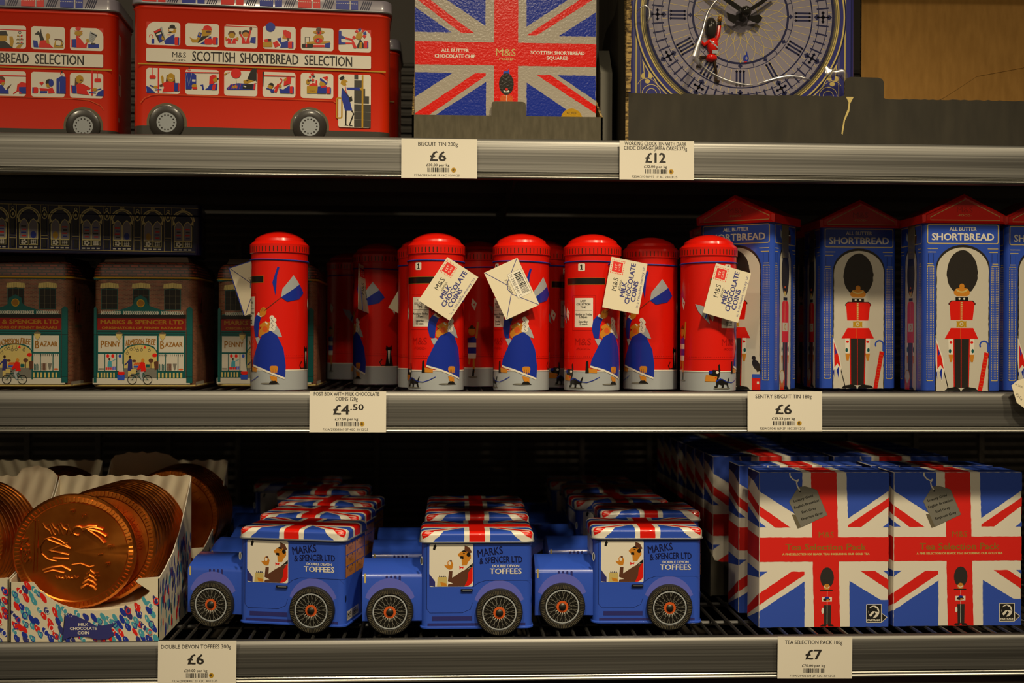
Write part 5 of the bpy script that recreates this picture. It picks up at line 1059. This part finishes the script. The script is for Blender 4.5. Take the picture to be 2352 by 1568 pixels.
    for _ in range(260):
        y, z = rd.uniform(.004, d-.004), rd.uniform(.004, hb-.03)
        lim = hf+.004 if y < d*.3 else hf+.016 if y < d*.55 else hf+.03
        if z < lim-.006: B.e(rd.choice('RBBFAFKA'), y, z, rd.uniform(.0014, .003), rd.uniform(.004, .007), 8, rot=rd.uniform(-12, 12))
    B.build('side_print', t)
    return t
Yt = .008
xa, xb = X(25, Yt), X(367, Yt); wT = xb-xa; dT = .150
tray(xa, xb, Yt, dT, 'spotted card tray of copper coins in front, with the blue name flag', 3)
tray(xa-wT-.002, xa-.002, Yt+.001, dT, 'spotted card tray of copper coins cut off at the left edge', 5, False, (wT*.70, wT*.97))
tray(xa+.010, xb+.010, Yt+dT+.016, dT, 'spotted card tray of copper coins in the row behind, right', 7, False, (.0, wT*.55))
tray(xa-wT-.0, xa-.0, Yt+dT+.016, dT, 'spotted card tray of copper coins in the row behind, far left', 9, False)
zc = SB+.0010+RC
def stack(xc, y0, n, dy, lab, grp, dx=0, rx=-4, rz=0):
    for i in range(n): coin((xc+dx*i, y0+dy*i, zc+.0004), rx, rz, lab, grp)
ORD = ['first', 'second', 'third', 'fourth', 'fifth', 'sixth', 'seventh', 'eighth', 'ninth', 'tenth', 'eleventh']
cu = X(229, .05); zlow = SB+RISE
def put(x, y, rx, rz, lab, grp, ry=0):
    return coin((x, y, zlow+RC*abs(math.cos(math.radians(rx)))+(TC*abs(math.sin(math.radians(rx))))+.0002, ), rx, rz, lab, grp, ry)
put(cu, .052, -8, 0, 'bright copper coin with raised lettering just behind the dented one', None, -6)
for i in range(9): put(cu+.0013*i, .0635+.0089*i, -5, 0, f'copper coin on edge, {ORD[i+1]} from the front in the packed row of the front tray', 'coins packed in the front tray', -6+i*17)
c0 = X(-118, .05)
for i in range(10): put(c0+.0004*i, .048+.0098*i, -5, 0, f'copper coin on edge, {ORD[i]} from the front in the tray cut off at the left', 'coins packed in the left tray', i*23)
for i in range(8): put(X(392, .235)+.0004*i, .222+.0092*i+.012, -5, 0, f'copper coin on edge, {ORD[i]} from the front in the tray behind on the right', 'coins packed in the right tray behind', i*13)
for i in range(8): put(X(104, .22)+.0004*i, .213+.0092*i, -5, 0, f'copper coin on edge, {ORD[i]} from the front in the tray behind at the far left', 'coins packed in the left tray behind', i*29)
# the big dented coin leaning out at the front
b = coin_mesh(False); dv = []
for x, y, z in b.v:
    q = (x*.75+z*.66)/RC; q2 = (x*.97-z*.05)/RC
    if q > .45: y += (q-.45)**1.3*.020; s_ = 1-.10*max(0, q-.55); x *= s_; z *= s_
    if q2 > .1 and abs(z+.006-.30*x) < .012 and y < .002: y += .0022*(1-abs(z+.006-.30*x)/.012)
    dv.append((x, y, z))
b.v = dv
def emb(mt, pts, r=.0008): b.tube([(x*RC, -.0004+(max(0, (x*.75+z*.66)-.45)**1.3*.02 if True else 0), z*RC) for x, z in pts], r, mt, 6)
fm = FOIL()
def etext(txt, cx, cz, h, rot, wd=None):
    v, f0 = glyphs(txt); sc = h/.73; x0, x1 = min(p[0] for p in v), max(p[0] for p in v); sx = sc if not wd else wd/(x1-x0); c, s = math.cos(math.radians(rot)), math.sin(math.radians(rot)); n0 = len(v); V = []
    for off in (-.0002, -.0020):
        for x, y in v: a = (x-(x0+x1)/2)*sx; d_ = (y*sc-h/2); V.append(((cx+a*c-d_*s)*RC, off, (cz+a*s+d_*c)*RC))
    b.add(V, [tuple(i_+n0 for i_ in q_) for q_ in f0], fm)
    edges = {}
    for q_ in f0:
        for i_ in range(len(q_)): e = (q_[i_], q_[(i_+1) % len(q_)]); edges[e] = 1
    b.add(V, [(e[0], e[1], e[1]+n0, e[0]+n0) for e in edges if (e[1], e[0]) not in edges], fm)
etext('M&S', -.76, .03, .125, -83, .42)
emb(fm, [(-.62, .55), (-.655, -.35)], .0006); emb(fm, [(-.57, .55), (-.60, -.33)], .0006)
emb(fm, [(-.47, .22), (-.54, .10), (-.52, -.02), (-.42, -.12), (-.28, -.16)], .0008); emb(fm, [(-.47, .22), (-.36, .26), (-.22, .20), (-.08, .08)], .0008)
for pts in ([(-.42, .22), (-.06, .06)], [(-.40, .03), (-.08, -.05)], [(-.40, .03), (-.10, .16)], [(-.40, .03), (-.20, -.02)], [(-.34, -.10), (-.08, -.12)]): emb(fm, pts, .0011)
for j in range(5): a = .5+j*.75; emb(fm, [(.18+.04*math.cos(a), .36+.04*math.sin(a)), (.22+.17*math.cos(a*.8-.6), .28+.16*math.sin(a*.8-.6)), (.30+.2*math.cos(a*.8-.9), .24+.2*math.sin(a*.8-.9))], .0013)
emb(fm, [(.06+.08*math.cos(q), .36+.075*math.sin(q)) for q in [2*PI*j/14 for j in range(12)]], .0012)
for j in range(6): emb(fm, [(-.50+j*.07, .50-.05*(j % 2)), (-.46+j*.07, .42+.06*(j % 2)), (-.40+j*.07, .38-.05*(j % 2)), (-.36+j*.06, .30)], .0009)
emb(fm, [(-.50, -.31), (-.36, -.26), (-.20, -.24), (-.06, -.32)], .0012); emb(fm, [(-.48, -.35), (-.34, -.31), (-.16, -.36)], .0010); emb(fm, [(-.04, -.22), (.10, -.20), (.24, -.26), (.32, -.24)], .0008)
for j in range(4): emb(fm, [(.10+j*.03, -.62+j*.08), (.20+j*.02, -.56+j*.08), (.30, -.60+j*.08), (.35, -.66+j*.08)], .0012)
for j in range(7): emb(fm, [(-.30+j*.05, -.40-.02*(j % 3)), (-.27+j*.05, -.45), (-.24+j*.05, -.42)], .0010)
for s_, cx, cz in (('P', -.02, .70), ('S', .16, .62), ('E', .58, .10), ('R', .54, -.22), ('N', .36, -.40), ('Y', .22, -.58), ('1', .42, -.04)): etext(s_, cx, cz, .085, -80)
big = b.build('chocolate_coin', None, 32); big['label'] = 'large dented copper coin leaning out over the tray front, turned sideways'; big['category'] = 'coin'
p = at(171, 1267, .024); big.scale = (1.05, 1, 1.0); big.location = (p.x, .024, p.z); big.rotation_euler = (math.radians(1), 0, math.radians(2))

# ------------------------------------------------------------------ blue toffee vans
Yv = .023; kv = KZ(1098, Yv)
VD = .080
def union(A, cx, cy, w, h, rough=.6):
    """flag over a w x h field centred on (cx,cy), painted in A's px"""
    x0, x1, y0, y1 = cx-w/2, cx+w/2, cy-h/2, cy+h/2
    A.p('V', [(x0, y0), (x1, y0), (x1, y1), (x0, y1)])
    t = h*.12
    for sx in (-1, 1):
        for sy in (-1, 1):
            q = lambda a, b: (cx+sx*a*w/2, cy+sy*b*h/2)
            A.p('H', [q(.05, .05), q(.70, 1), q(1, 1), q(1, .70)], rough)
            A.p('R', [q(.2, .28), q(.2, .16) if sx*sy > 0 else q(.2, .22), q(1, .86), q(1, .99), q(.93, 1)], 0)
    A.p('H', [(cx-w*.10, y0), (cx+w*.10, y0), (cx+w*.10, y1), (cx-w*.10, y1)], rough); A.p('H', [(x0, cy-h*.16), (x1, cy-h*.16), (x1, cy+h*.16), (x0, cy+h*.16)], rough)
    A.p('R', [(cx-w*.06, y0), (cx+w*.06, y0), (cx+w*.06, y1), (cx-w*.06, y1)], rough); A.p('R', [(x0, cy-h*.10), (x1, cy-h*.10), (x1, cy+h*.10), (x0, cy+h*.10)], rough)
def wheel_mesh(t, u, v, y0, sgn, k):
    r = 54*k; cx, cz = (u-1098)*k, (1462.5-v)*k; b = MB(); blk = mat('K', 'paper')
    w = bpy.data.objects.new('wheel', None); C.objects.link(w); w.parent = t; w.location = (cx, y0, cz)
    def lp(R, y): return [(R*math.cos(2*PI*j/48), sgn*y, R*math.sin(2*PI*j/48)) for j in range(48)]
    b.loops([lp(r*.96, .0035), lp(r, .002), lp(r, -.0012), lp(r*.965, -.0026), lp(r*.78, -.0030), lp(r*.73, -.0022), lp(r*.2, -.0018)], blk); b.build('tyre', w, 30)
    A = Art(lambda x, z, o: (x, -sgn*(-.0) - sgn*(.0032+o) if False else sgn*(-.0031-o), z), k, k, 0, 0, 'tin')
    P = []
    for j in range(78):
        a = 2*PI*j/78; c, s = math.cos(a), math.sin(a); q = 41+(j % 3); P.append([(q*c+.7*s, q*s-.7*c), (50.5*c+.8*s, 50.5*s-.8*c), (50.5*c-.8*s, 50.5*s+.8*c), (q*c-.7*s, q*s+.7*c)])
    A.many('d', P); A.build('tread_print', w)
    A.off = -.0008; A.e('K', 0, 0, 39.5, n=36); A.off = 2e-5; A.ring('L', 0, 0, 36.5, 39.5, 44)
    P = []
    for j in range(36):
        a = 2*PI*j/36; b_ = a+(.42 if j % 2 else -.42); P.append([(11*math.cos(b_)+.3*math.sin(a), 11*math.sin(b_)-.3*math.cos(a)), (37*math.cos(a)+.45*math.sin(a), 37*math.sin(a)-.45*math.cos(a)), (37*math.cos(a)-.45*math.sin(a), 37*math.sin(a)+.45*math.cos(a)), (11*math.cos(b_)-.45*math.sin(a), 11*math.sin(b_)+.45*math.cos(a))])
    A.many('G', P); A.many('H', [[(9*math.cos(a-.12), 9*math.sin(a-.12)), (22*math.cos(a), 22*math.sin(a)), (9*math.cos(a+.12), 9*math.sin(a+.12))] for a in [PI*.2+PI*.6*j/6 for j in range(7)]]); A.build('spoke_print', w)
    A.ring('O', 0, 0, 8.5, 14, 22); A.build('hub_ring', w)
    h = MB(); h.loops([[(R*k*math.cos(2*PI*j/20), sgn*y, R*k*math.sin(2*PI*j/20)) for j in range(20)] for R, y in ((8.8, -.0022), (8.4, -.0040), (6, -.0050), (1, -.0054))], mat('D', 'foilink')); h.build('hub_cap', w, 40)
    return w
def wing(cx, cy):
    n = 24; o = [(cx+(63+12*math.sin(t)**2)*math.cos(t)*.98, cy-(63+12*math.sin(t)**2)*math.sin(t)) for t in [math.radians(28+124*j/n) for j in range(n+1)]]
    return o+[(cx-50*math.cos(t), cy-50*math.sin(t)) for t in [math.radians(28+124*j/n) for j in range(n+1)]]
def make_van():
    t = thing('toffee_van', '', 'tin', (0, 0, 0), 0, 'blue toffee van tins'); zz = lambda v: (1462.5-v)*kv; ux = lambda u: (u-1098)*kv; bl = mat('V')
    W = 262*kv; cx = ux(1098); r = .009
    b = MB(); b.rprism(W, VD, r, [(zz(1444), 0), (zz(1441), .0), (zz(1439.5), .0014), (zz(1438), .0016), (zz(1246), .0016)], bl, None, cx, VD/2); b.build('body', t)
    b = MB(); b.rprism(W+.002, VD+.002, r, [(zz(1248), .0014), (zz(1246.6), 0), (zz(1244.5), 0), (zz(1243.5), .0012)], mat('L', 'foilink'), None, cx, VD/2); b.build('rim', t)
    lw, ld = W-.0006, VD-.0006
    b = MB(); b.rprism(lw, ld, r, [(zz(1245), .0004), (zz(1228), .0006), (zz(1225), .0012), (zz(1222.8), .003), (zz(1222), .006)], bl, None, cx, VD/2, 8); lid = b.build('lid', t, 50)
    # flag wraps the lid: project it from above, drop the border down the walls
    zt = zz(1222); inset = .0055; hx, hy = lw/2-.0001, ld/2-.0001
    def wrap(x, z, o):
        y = z; dx = max(0, abs(x-cx)-(hx-inset)); dy = max(0, abs(y-VD/2)-(hy-inset))
        # flat field in the middle; the outer band runs over the shoulder and down
        def fold(a, h): 
            if a <= 0: return 0, 0
            s_ = a/(inset+.008); 
            if s_ < .35: th = s_/.35*PI/2; return inset*math.sin(th)*1.0, .004*(1-math.cos(th))
            return inset, .004+(s_-.35)/.65*.0068
        ax, zx = fold(dx, hx); ay, zy = fold(dy, hy)
        X_ = cx+math.copysign(min(abs(x-cx), hx-inset)+ax, x-cx); Y_ = VD/2+math.copysign(min(abs(y-VD/2), hy-inset)+ay, y-VD/2); dz = max(zx, zy)
        # round the corners with the lid's own radius
        px, py = abs(X_-cx)-(hx-r), abs(Y_-VD/2)-(hy-r)
        if px > 0 and py > 0:
            L = max(math.hypot(px, py), 1e-9); m_ = max(px, py); 
            if L > 1e-6: X_ = cx+math.copysign(hx-r+px*m_/L, X_-cx); Y_ = VD/2+math.copysign(hy-r+py*m_/L, Y_-VD/2)
        sx = 1+(o+.00025)/hx; sy = 1+(o+.00025)/hy
        return (cx+(X_-cx)*sx, VD/2+(Y_-VD/2)*sy, zt-dz+o+.00012)
    A = Grid(wrap, kv, kv, 0, 0, 'tin', step=2.2e-5); fw_, fh_ = 2*(hx+.008)/kv, 2*(hy+.008)/kv
    A.ox, A.oy = 1098-cx/kv, 0; A.oy = VD/2/kv; union(A, 1098, 0, fw_, fh_); A.build('flag_print', lid)
    # bonnet: narrower box with a sloping top
    hy0, hy1 = .007, VD-.007; xs0, xs1 = ux(834), cx-W/2+.002
    prof = [(hy0+.001, zz(1430)), (hy0, zz(1428)), (hy0, zz(1330)), (hy0+.0015, zz(1322)), (hy0+.004, zz(1318)), (hy0+.018, zz(1304)), (VD/2, zz(1297)), (hy1-.018, zz(1304)), (hy1-.004, zz(1318)), (hy1-.0015, zz(1322)), (hy1, zz(1330)), (hy1, zz(1428)), (hy1-.001, zz(1430))]
    def ring_(x, q): return [(x, VD/2+(y-VD/2)*q, zz(1375)+(z-zz(1375))*q) for y, z in prof]
    b = MB(); b.loops([ring_(xs0+.0012, .97), ring_(xs0, .985), ring_(xs0+.0004, 1), ring_(xs1, 1)], bl); b.build('bonnet', t, 40)
    A = Art(front(hy0), kv, kv, 1098, 1462.5)
    for u in (888, 898, 908, 918): A.rr('F', u, 1331-7, u+5, 1331+8, 2)
    A.build('louvre_print', t); A.rr('E', 839, 1319, 843, 1341, 2); A.build('headlamp_print', t)
    A.p('P', wing(898, 1405)); A.build('wing_print', t)
    A.M.mats = A.M.mats
    A = Art(front(.0016), kv, kv, 1098, 1462.5)
    A.p('P', wing(1149.5, 1409)); A.build('wing_print', t)
    A.rr('H', 988.5, 1250, 1089, 1348, 4); A.build('window', t); A.p('F', [(988.5, 1318), (1002, 1336), (1002, 1348), (988.5, 1346)])
    s = 1/3.0875; A.sub(820, 1060, s)
    A.p('K', [(550, 595), (562, 590), (572, 600), (560, 630), (545, 625)]); A.l('K', [(560, 580), (560, 595)], 4)
    A.p('M', [(770, 595), (805, 612), (822, 645), (800, 660), (768, 640)]); A.p('S', [(722, 658), (745, 640), (790, 640), (815, 665), (815, 690), (795, 715), (785, 738), (752, 740), (748, 690), (724, 670)]); A.p('K', [(745, 640), (765, 628), (790, 648)]); A.e('K', 798, 662, 14, 16); A.p('K', [(738, 690), (740, 672), (762, 674), (762, 694), (750, 690)]); A.l('K', [(758, 650), (772, 655)], 5); A.p('M', [(768, 600), (772, 640), (745, 640)]) if False else None
    A.p('R', [(732, 742), (748, 750), (765, 745), (760, 762), (745, 756), (735, 770)]); A.p('K', [(750, 790), (828, 722), (828, 748), (800, 756)])
    A.p('M', [(652, 850), (660, 778), (685, 778), (682, 826), (720, 800), (760, 775), (828, 748), (826, 830), (770, 888), (650, 888), (655, 870), (690, 866)]); A.p('R', [(822, 750), (828, 750), (828, 850), (815, 872), (790, 886), (768, 888), (790, 845), (796, 790)])
    A.p('S', [(625, 735), (650, 738), (648, 715), (660, 700), (682, 712), (690, 730), (682, 765), (660, 768), (640, 755)]); A.e('H', 664, 722, 10, 13); A.e('M', 672, 706, 9, 6); A.p('E', [(580, 820), (645, 820), (645, 888), (575, 888)]); A.p('S', [(598, 855), (640, 865), (645, 885), (605, 882)]); A.many('N', [[(588+j*13, 820), (592+j*13, 806), (600+j*13, 820)] for j in range(4)]); A.reset(); A.build('driver_print', t)
    A.l('N', [(983, 1250), (983, 1398), (990, 1408), (1065, 1408), (1083, 1400), (1088, 1385)], .7); A.l('N', [(1091, 1346), (1091, 1250)], .7); A.l('N', [(1088, 1350), (1100, 1340), (1118, 1334), (1228, 1334)], .7); A.r('F', 995, 1416, 1087, 1426); A.r('F', 985, 1432, 1210, 1438); A.build('panel_print', t)
    A.t('N', 'MARKS', 1128, 1268, 17, 58, rot=8, bold=.7); A.t('N', '& SPENCER LTD', 1153, 1286, 14, 98, rot=2, bold=.7, bend=-.0008); A.t('H', 'DOUBLE DEVON', 1164.5, 1301, 5.8, 61, bold=.5); A.t('H', 'TOFFEES', 1164, 1313, 12, 73, bold=1); A.build('lettering', t)
    b = MB(); b.box(ux(1061), ux(1088), -.0004, .0018, zz(1358), zz(1353), mat('K')); b.box(ux(1065), ux(1086), -.0006, .001, zz(1356.6), zz(1354.6), mat('L', 'foilink')); b.build('door_handle', t)
    A.e('L', 971, 1288, 3.2, 10); A.e('D', 971, 1288, 1.8, 8); A.build('mirror_print', t)
    B = Art(rightside(cx+W/2-.0016), kv, kv, 0, 1462.5)
    for i in range(2):
        for j in range(3): B.r('Q' if False else 'S', 12+i*75, 1256+j*26, 84+i*75, 1280+j*26); B.t('M', 'M&S', 48+i*75, 1268+j*26, 8, 26); B.many('K', [[(24+i*75+q*36, 1256+j*26), (28+i*75+q*36, 1256+j*26), (28+i*75+q*36, 1261+j*26), (24+i*75+q*36, 1261+j*26)] for q in range(2)])
    B.r('H', 22, 1412, 110, 1434); B.t('K', 'MS 1884', 66, 1423, 13, 76, bold=1); B.e('K', 14, 1380, 3, 8); B.build('rear_door_print', t)
    B = Art(leftside(cx-W/2+.0016), kv, kv, 0, 1462.5); hw = VD/kv
    B.r('H', -hw*.88, 1256, -hw*.12, 1292); B.l('N', [(-hw*.5, 1256), (-hw*.5, 1292)], 3); B.build('windscreen_print', t)
    for u, v in ((898.5, 1405.5), (1149.5, 1406)):
        wheel_mesh(t, u, v, (hy0-.0026 if u < 1000 else -.0012), 1, kv); wheel_mesh(t, u, v, VD+(.0012 if u > 1000 else -.0044), -1, kv)
    return t
class Grid(Art):
    """print laid over a curved lid: polygons are cut on a grid in both directions"""
    def tris(s, P, tr, mt, g_=.0009):
        sw = lambda q: [(y, x) for x, y in q]; vs, fs, key = [], [], {}
        def vid(p):
            k = (round(p[0]*2e5), round(p[1]*2e5))
            if k not in key: key[k] = len(vs); vs.append(s.mp(p[0], p[1], s.off))
            return key[k]
        for t in tr:
            T = [P[i] for i in t]
            for a in range(math.floor(min(p[0] for p in T)/g_), math.ceil(max(p[0] for p in T)/g_)):
                Q = clip(clip(T, a*g_, 1), (a+1)*g_, -1)
                if len(Q) < 3: continue
                for b in range(math.floor(min(p[1] for p in Q)/g_), math.ceil(max(p[1] for p in Q)/g_)):
                    q = sw(clip(clip(sw(Q), b*g_, 1), (b+1)*g_, -1))
                    if len(q) > 2:
                        ids = [vid(p) for p in q]; ids = [i for n, i in enumerate(ids) if i != ids[n-1]]
                        if len(set(ids)) == len(ids) > 2: fs.append(tuple(ids))
        if fs: s.M.add(vs, fs, mt)
        s.off += s.step
vn = make_van()
# (label, u at the body's middle, depth of its front wall, turn)
VAN = [('blue toffee van tin in the front row, the middle one of three', 1098, .023, 0), ('blue toffee van tin in the front row, turned, beside the copper coins', None, None, -13),
       ('blue toffee van tin in the front row, nearest the tea packs', 1490, .040, -1.5),
       ('blue toffee van tin directly behind the turned one beside the coins', 709, .140, -11), ('blue toffee van tin third in the left-hand row', 745, .234, -9), ('blue toffee van tin fourth in the left-hand row, in shadow', 738, .345, -2), ('blue toffee van tin at the dark back of the left-hand row', 683, .430, 2),
       ('blue toffee van tin second in the middle row', 1098, .136, 0), ('blue toffee van tin at the back of the middle row', 1095, .222, 0),
       ('blue toffee van tin second in the right-hand row', 1498, .160, 1), ('blue toffee van tin third in the right-hand row', 1432, .250, 3), ('blue toffee van tin fourth in the right-hand row, in shadow', 1402, .355, 0), ('blue toffee van tin at the dark back of the right-hand row', 1362, .440, 0)]
for n, (lab, u, Y, ang) in enumerate(VAN):
    if u is None:
        c = at(822, 1448, .008); a = math.radians(ang); loc = (c.x-131*kv*math.cos(a)-.002, .010-131*kv*math.sin(a)*1.0-.012, SB); loc = (X(670, .04), .044, SB)
    else: loc = (X(u, Y), Y, SB)
    if n == 0: vn.location = loc; vn['label'] = lab
    else: dup(vn, loc, ang, lab)

# ------------------------------------------------------------------ tea packs
Yq = .050; kz = KZ(1894, Yq); kx = (X(2044, Yq)-X(1746, Yq))/298
def make_tea():
    t = thing('tea_pack', '', 'box', (0, 0, 0), 0, 'flag printed tea packs'); W, Dp, H = 298*kx, .049, 356*kz
    b = MB(); b.rprism(W, Dp, .0014, [(0, .0006), (.0006, 0), (H-.0006, 0), (H, .0006)], mat('H', 'paper'), None, 0, Dp/2, 2); b.build('carton', t, 30)
    A = Art(front(), kx, kz, 1894, 1442, 'paper'); A.sub(1500, 980, 1/2.667)
    x0, x1, y0, y1 = 657, 1448, 283, 1230
    q = .8*2.6
    for c, P in (('V', [(x0, y0), (915, y0), (915, 565), (x0, 400)]), ('R', [(x0, 487), (845, 620), (752, 620), (x0, 548)]), ('V', [(x0, 585), (698, 618), (x0, 618)]),
                 ('V', [(1185, y0), (x1, y0), (x1, 395), (1196, 566)]), ('R', [(x1, 438), (x1, 490), (1275, 619), (1197, 619), (1197, 606)]), ('V', [(x1, 588), (x1, 620), (1408, 620)]),
                 ('V', [(x0, 888), (706, 888), (x0, 924)]), ('R', [(850, 890), (931, 890), (931, 910), (x0, 1092), (x0, 1022)]), ('V', [(x0, 1132), (933, 950), (933, y1), (x0, y1)]),
                 ('R', [(1275, 888), (1365, 888), (x1, 944), (x1, 1004)]), ('V', [(1208, 948), (1400, 1066), (x1, 1066), (x1, y1), (1210, y1)]), ('V', [(1416, 888), (x1, 888), (x1, 912)])): A.p(c, P, .5)
    A.p('R', [(968, y0), (1125, y0), (1152, y1), (992, y1)], .5); A.r('R', x0, 680, x1, 829, .4); A.build('flag_print', t)
    A.t('X', 'M&S', 1063, 664, 34, 92, bold=1); A.t('X', 'Tea Selection Pack', 1061, 740, 38, 492, bold=3.5); A.t('E', 'A FINE SELECTION OF BLACK TEAS INCLUDING OUR GOLD TEA', 1063, 783, 12, 533, bold=2); A.build('lettering', t)
    A.e('Z', 1070, 927, 42, 63, 24); A.e('S', 1069, 985, 19, 20); A.ring('H', 1069, 975, 14, 19, 10, 20, 160); A.r('K', 1028, 1002, 1105, 1009); A.l('H', [(1071, 1010), (1071, 1210)], 3); A.r('H', 1038, 1046, 1100, 1074); A.e('K', 1068, 1062, 22, 10); A.e('B', 1070, 1050, 14, 7); A.e('S', 1075, 1066, 10, 5); A.e('H', 1044, 1130, 8, 18)
    A.p('Z', [(1050, 1096), (1096, 1096), (1094, 1215), (1053, 1215)]); A.p('K', [(1028, 1226), (1040, 1214), (1066, 1214), (1066, 1226)]); A.p('K', [(1114, 1226), (1104, 1214), (1078, 1214), (1078, 1226)]); A.l('H', [(1071, 1098), (1071, 1212)], 3); A.build('guard_print', t)
    A.p('J', [(852, 540), (888, 625), (910, 618), (870, 540)]); A.p('I' if False else 'J', [(835, 462), (890, 372), (930, 366), (1004, 388), (1070, 544), (908, 619)]); A.off += 2e-5; A.p('G', [(836, 462), (891, 374), (930, 368), (1002, 390), (1068, 543), (909, 617)])
    A.l('H', [(838, 283), (840, 305), (858, 325), (880, 335), (893, 325)], 8); A.l('H', [(893, 325), (880, 345), (884, 365), (902, 395)], 8); A.e('K', 902, 398, 6)
    for tx, x, y, w_ in (('Luxury Gold', 921, 441, 122), ('English Breakfast', 942, 475, 158), ('Earl Grey', 957, 513, 92), ('Empress Grey', 975, 549, 134)): A.t('K', tx, x, y, 15, w_, rot=17, bold=1.5)
    A.build('tag_print', t)
    A.rr('H', 1311, 1092, 1407, 1206, 3); A.r('K', 1315, 1096, 1403, 1202); A.e('H', 1358, 1138, 34, 38); A.p('K', [(1325, 1120), (1358, 1105), (1390, 1140), (1352, 1135), (1326, 1160)]); A.e('K', 1368, 1125, 11); A.p('K', [(1335, 1176), (1362, 1140), (1372, 1152), (1350, 1178)]); A.t('H', 'FAIRTRADE', 1359, 1190, 11, 78, bold=1.5); A.p('H', [(1407, 1146), (1442, 1173), (1407, 1204)]); A.p('K', [(1409, 1151), (1436, 1173), (1409, 1199)]); A.build('certification_mark', t)
    for mp, ox in ((leftside(-W/2), 0), (rightside(W/2), 0)):
        B = Art(mp, kz, kz, 0, 1442, 'paper'); w_ = Dp/kz; s_ = -1 if mp.__code__ is leftside(0).__code__ else 1
        B.sub(0, 980, 1, 1); f = lambda a, v: (s_*(a*w_*.97+1), v/2.667)
        for c, P in (('V', [(0, 285), (1, 285), (1, 300), (0, 395)]), ('F', [(.05, 285), (.98, 285), (.98, 330), (.5, 350)]), ('R', [(0, 487), (1, 415), (1, 478), (0, 548)]), ('V', [(0, 585), (1, 520), (1, 612), (0, 618)]), ('R', [(0, 680), (1, 672), (1, 820), (0, 829)]), ('V', [(0, 924), (1, 960), (1, 882), (0, 888)]), ('R', [(0, 1022), (1, 1160), (1, 1210), (0, 1092)]), ('V', [(0, 1132), (1, 1230), (0, 1230)])): B.p(c, [f(*q_) for q_ in P])
        B.build('side_print', t)
    T_ = Art(topmap(H), kx, kx, 1894, 0, 'paper'); dpt = Dp/kx
    for c, a, b_ in (('V', 1747, 1845), ('R', 1864, 1924), ('V', 1944, 2041)): T_.r(c, a, -dpt*.97, b_, -dpt*.03)
    T_.build('top_print', t)
    return t, W, Dp
tp, TW, TD = make_tea()
first = [True]
def tea(ul, Y, lab, rz=0, grp=None):
    loc = (X(ul, Y)+TW/2, Y, SB)
    if first[0]: first[0] = False; tp.location = loc; tp['label'] = lab; return tp
    return dup(tp, loc, rz, lab, grp)
tea(1746, Yq, 'flag printed tea pack in front, left of the two whole fronts'); tea(2055, Yq+.001, 'flag printed tea pack in front at the right, cut by the photo edge')
tea(1699, .118, 'flag printed tea pack second in the left column', 0); tea(2002, .118, 'flag printed tea pack second in the right column')
yy = .208
for i in range(7):
    xl = X(1639, .208)
    l_ = ['third', 'fourth', 'fifth', 'sixth', 'seventh', 'eighth', 'ninth'][i]
    dup(tp, (xl+TW/2-.0004*i, yy+i*.0525, SB+.0012), 0, f'flag printed tea pack {l_} in the left column, standing in the card tray')
    if i < 4: dup(tp, (xl+TW*1.5+.006, yy+i*.0525, SB+.0012), 0, f'flag printed tea pack {l_} in the right column, standing in the card tray')
xl = X(1639, .208)-.002; b = MB(); wq = 2*TW+.012
t = thing('tea_tray', 'dark card tray holding the rear rows of tea packs', 'tray', (xl, .204, SB))
b = MB(); b.slab([(0, 0), (wq, 0), (wq, .040), (.012, .040), (.004, .042), (0, .05)], front(.002), 0, .002, DKCARD()); b.build('front_panel', t, 0)
for x, s in ((0, 1), (wq, -1)):
    b = MB(); b.slab([(0, 0), (.38, 0), (.38, .09), (.12, .09), (.02, .055), (0, .05)], lambda y, z, o, x=x, s=s: (x+s*o*.5, y, z), -.002, 0, DKCARD()); b.build('side_panel', t, 0)
b = MB(); b.box(0, wq, 0, .38, 0, .0011, DKCARD()); b.build('base', t, 0)
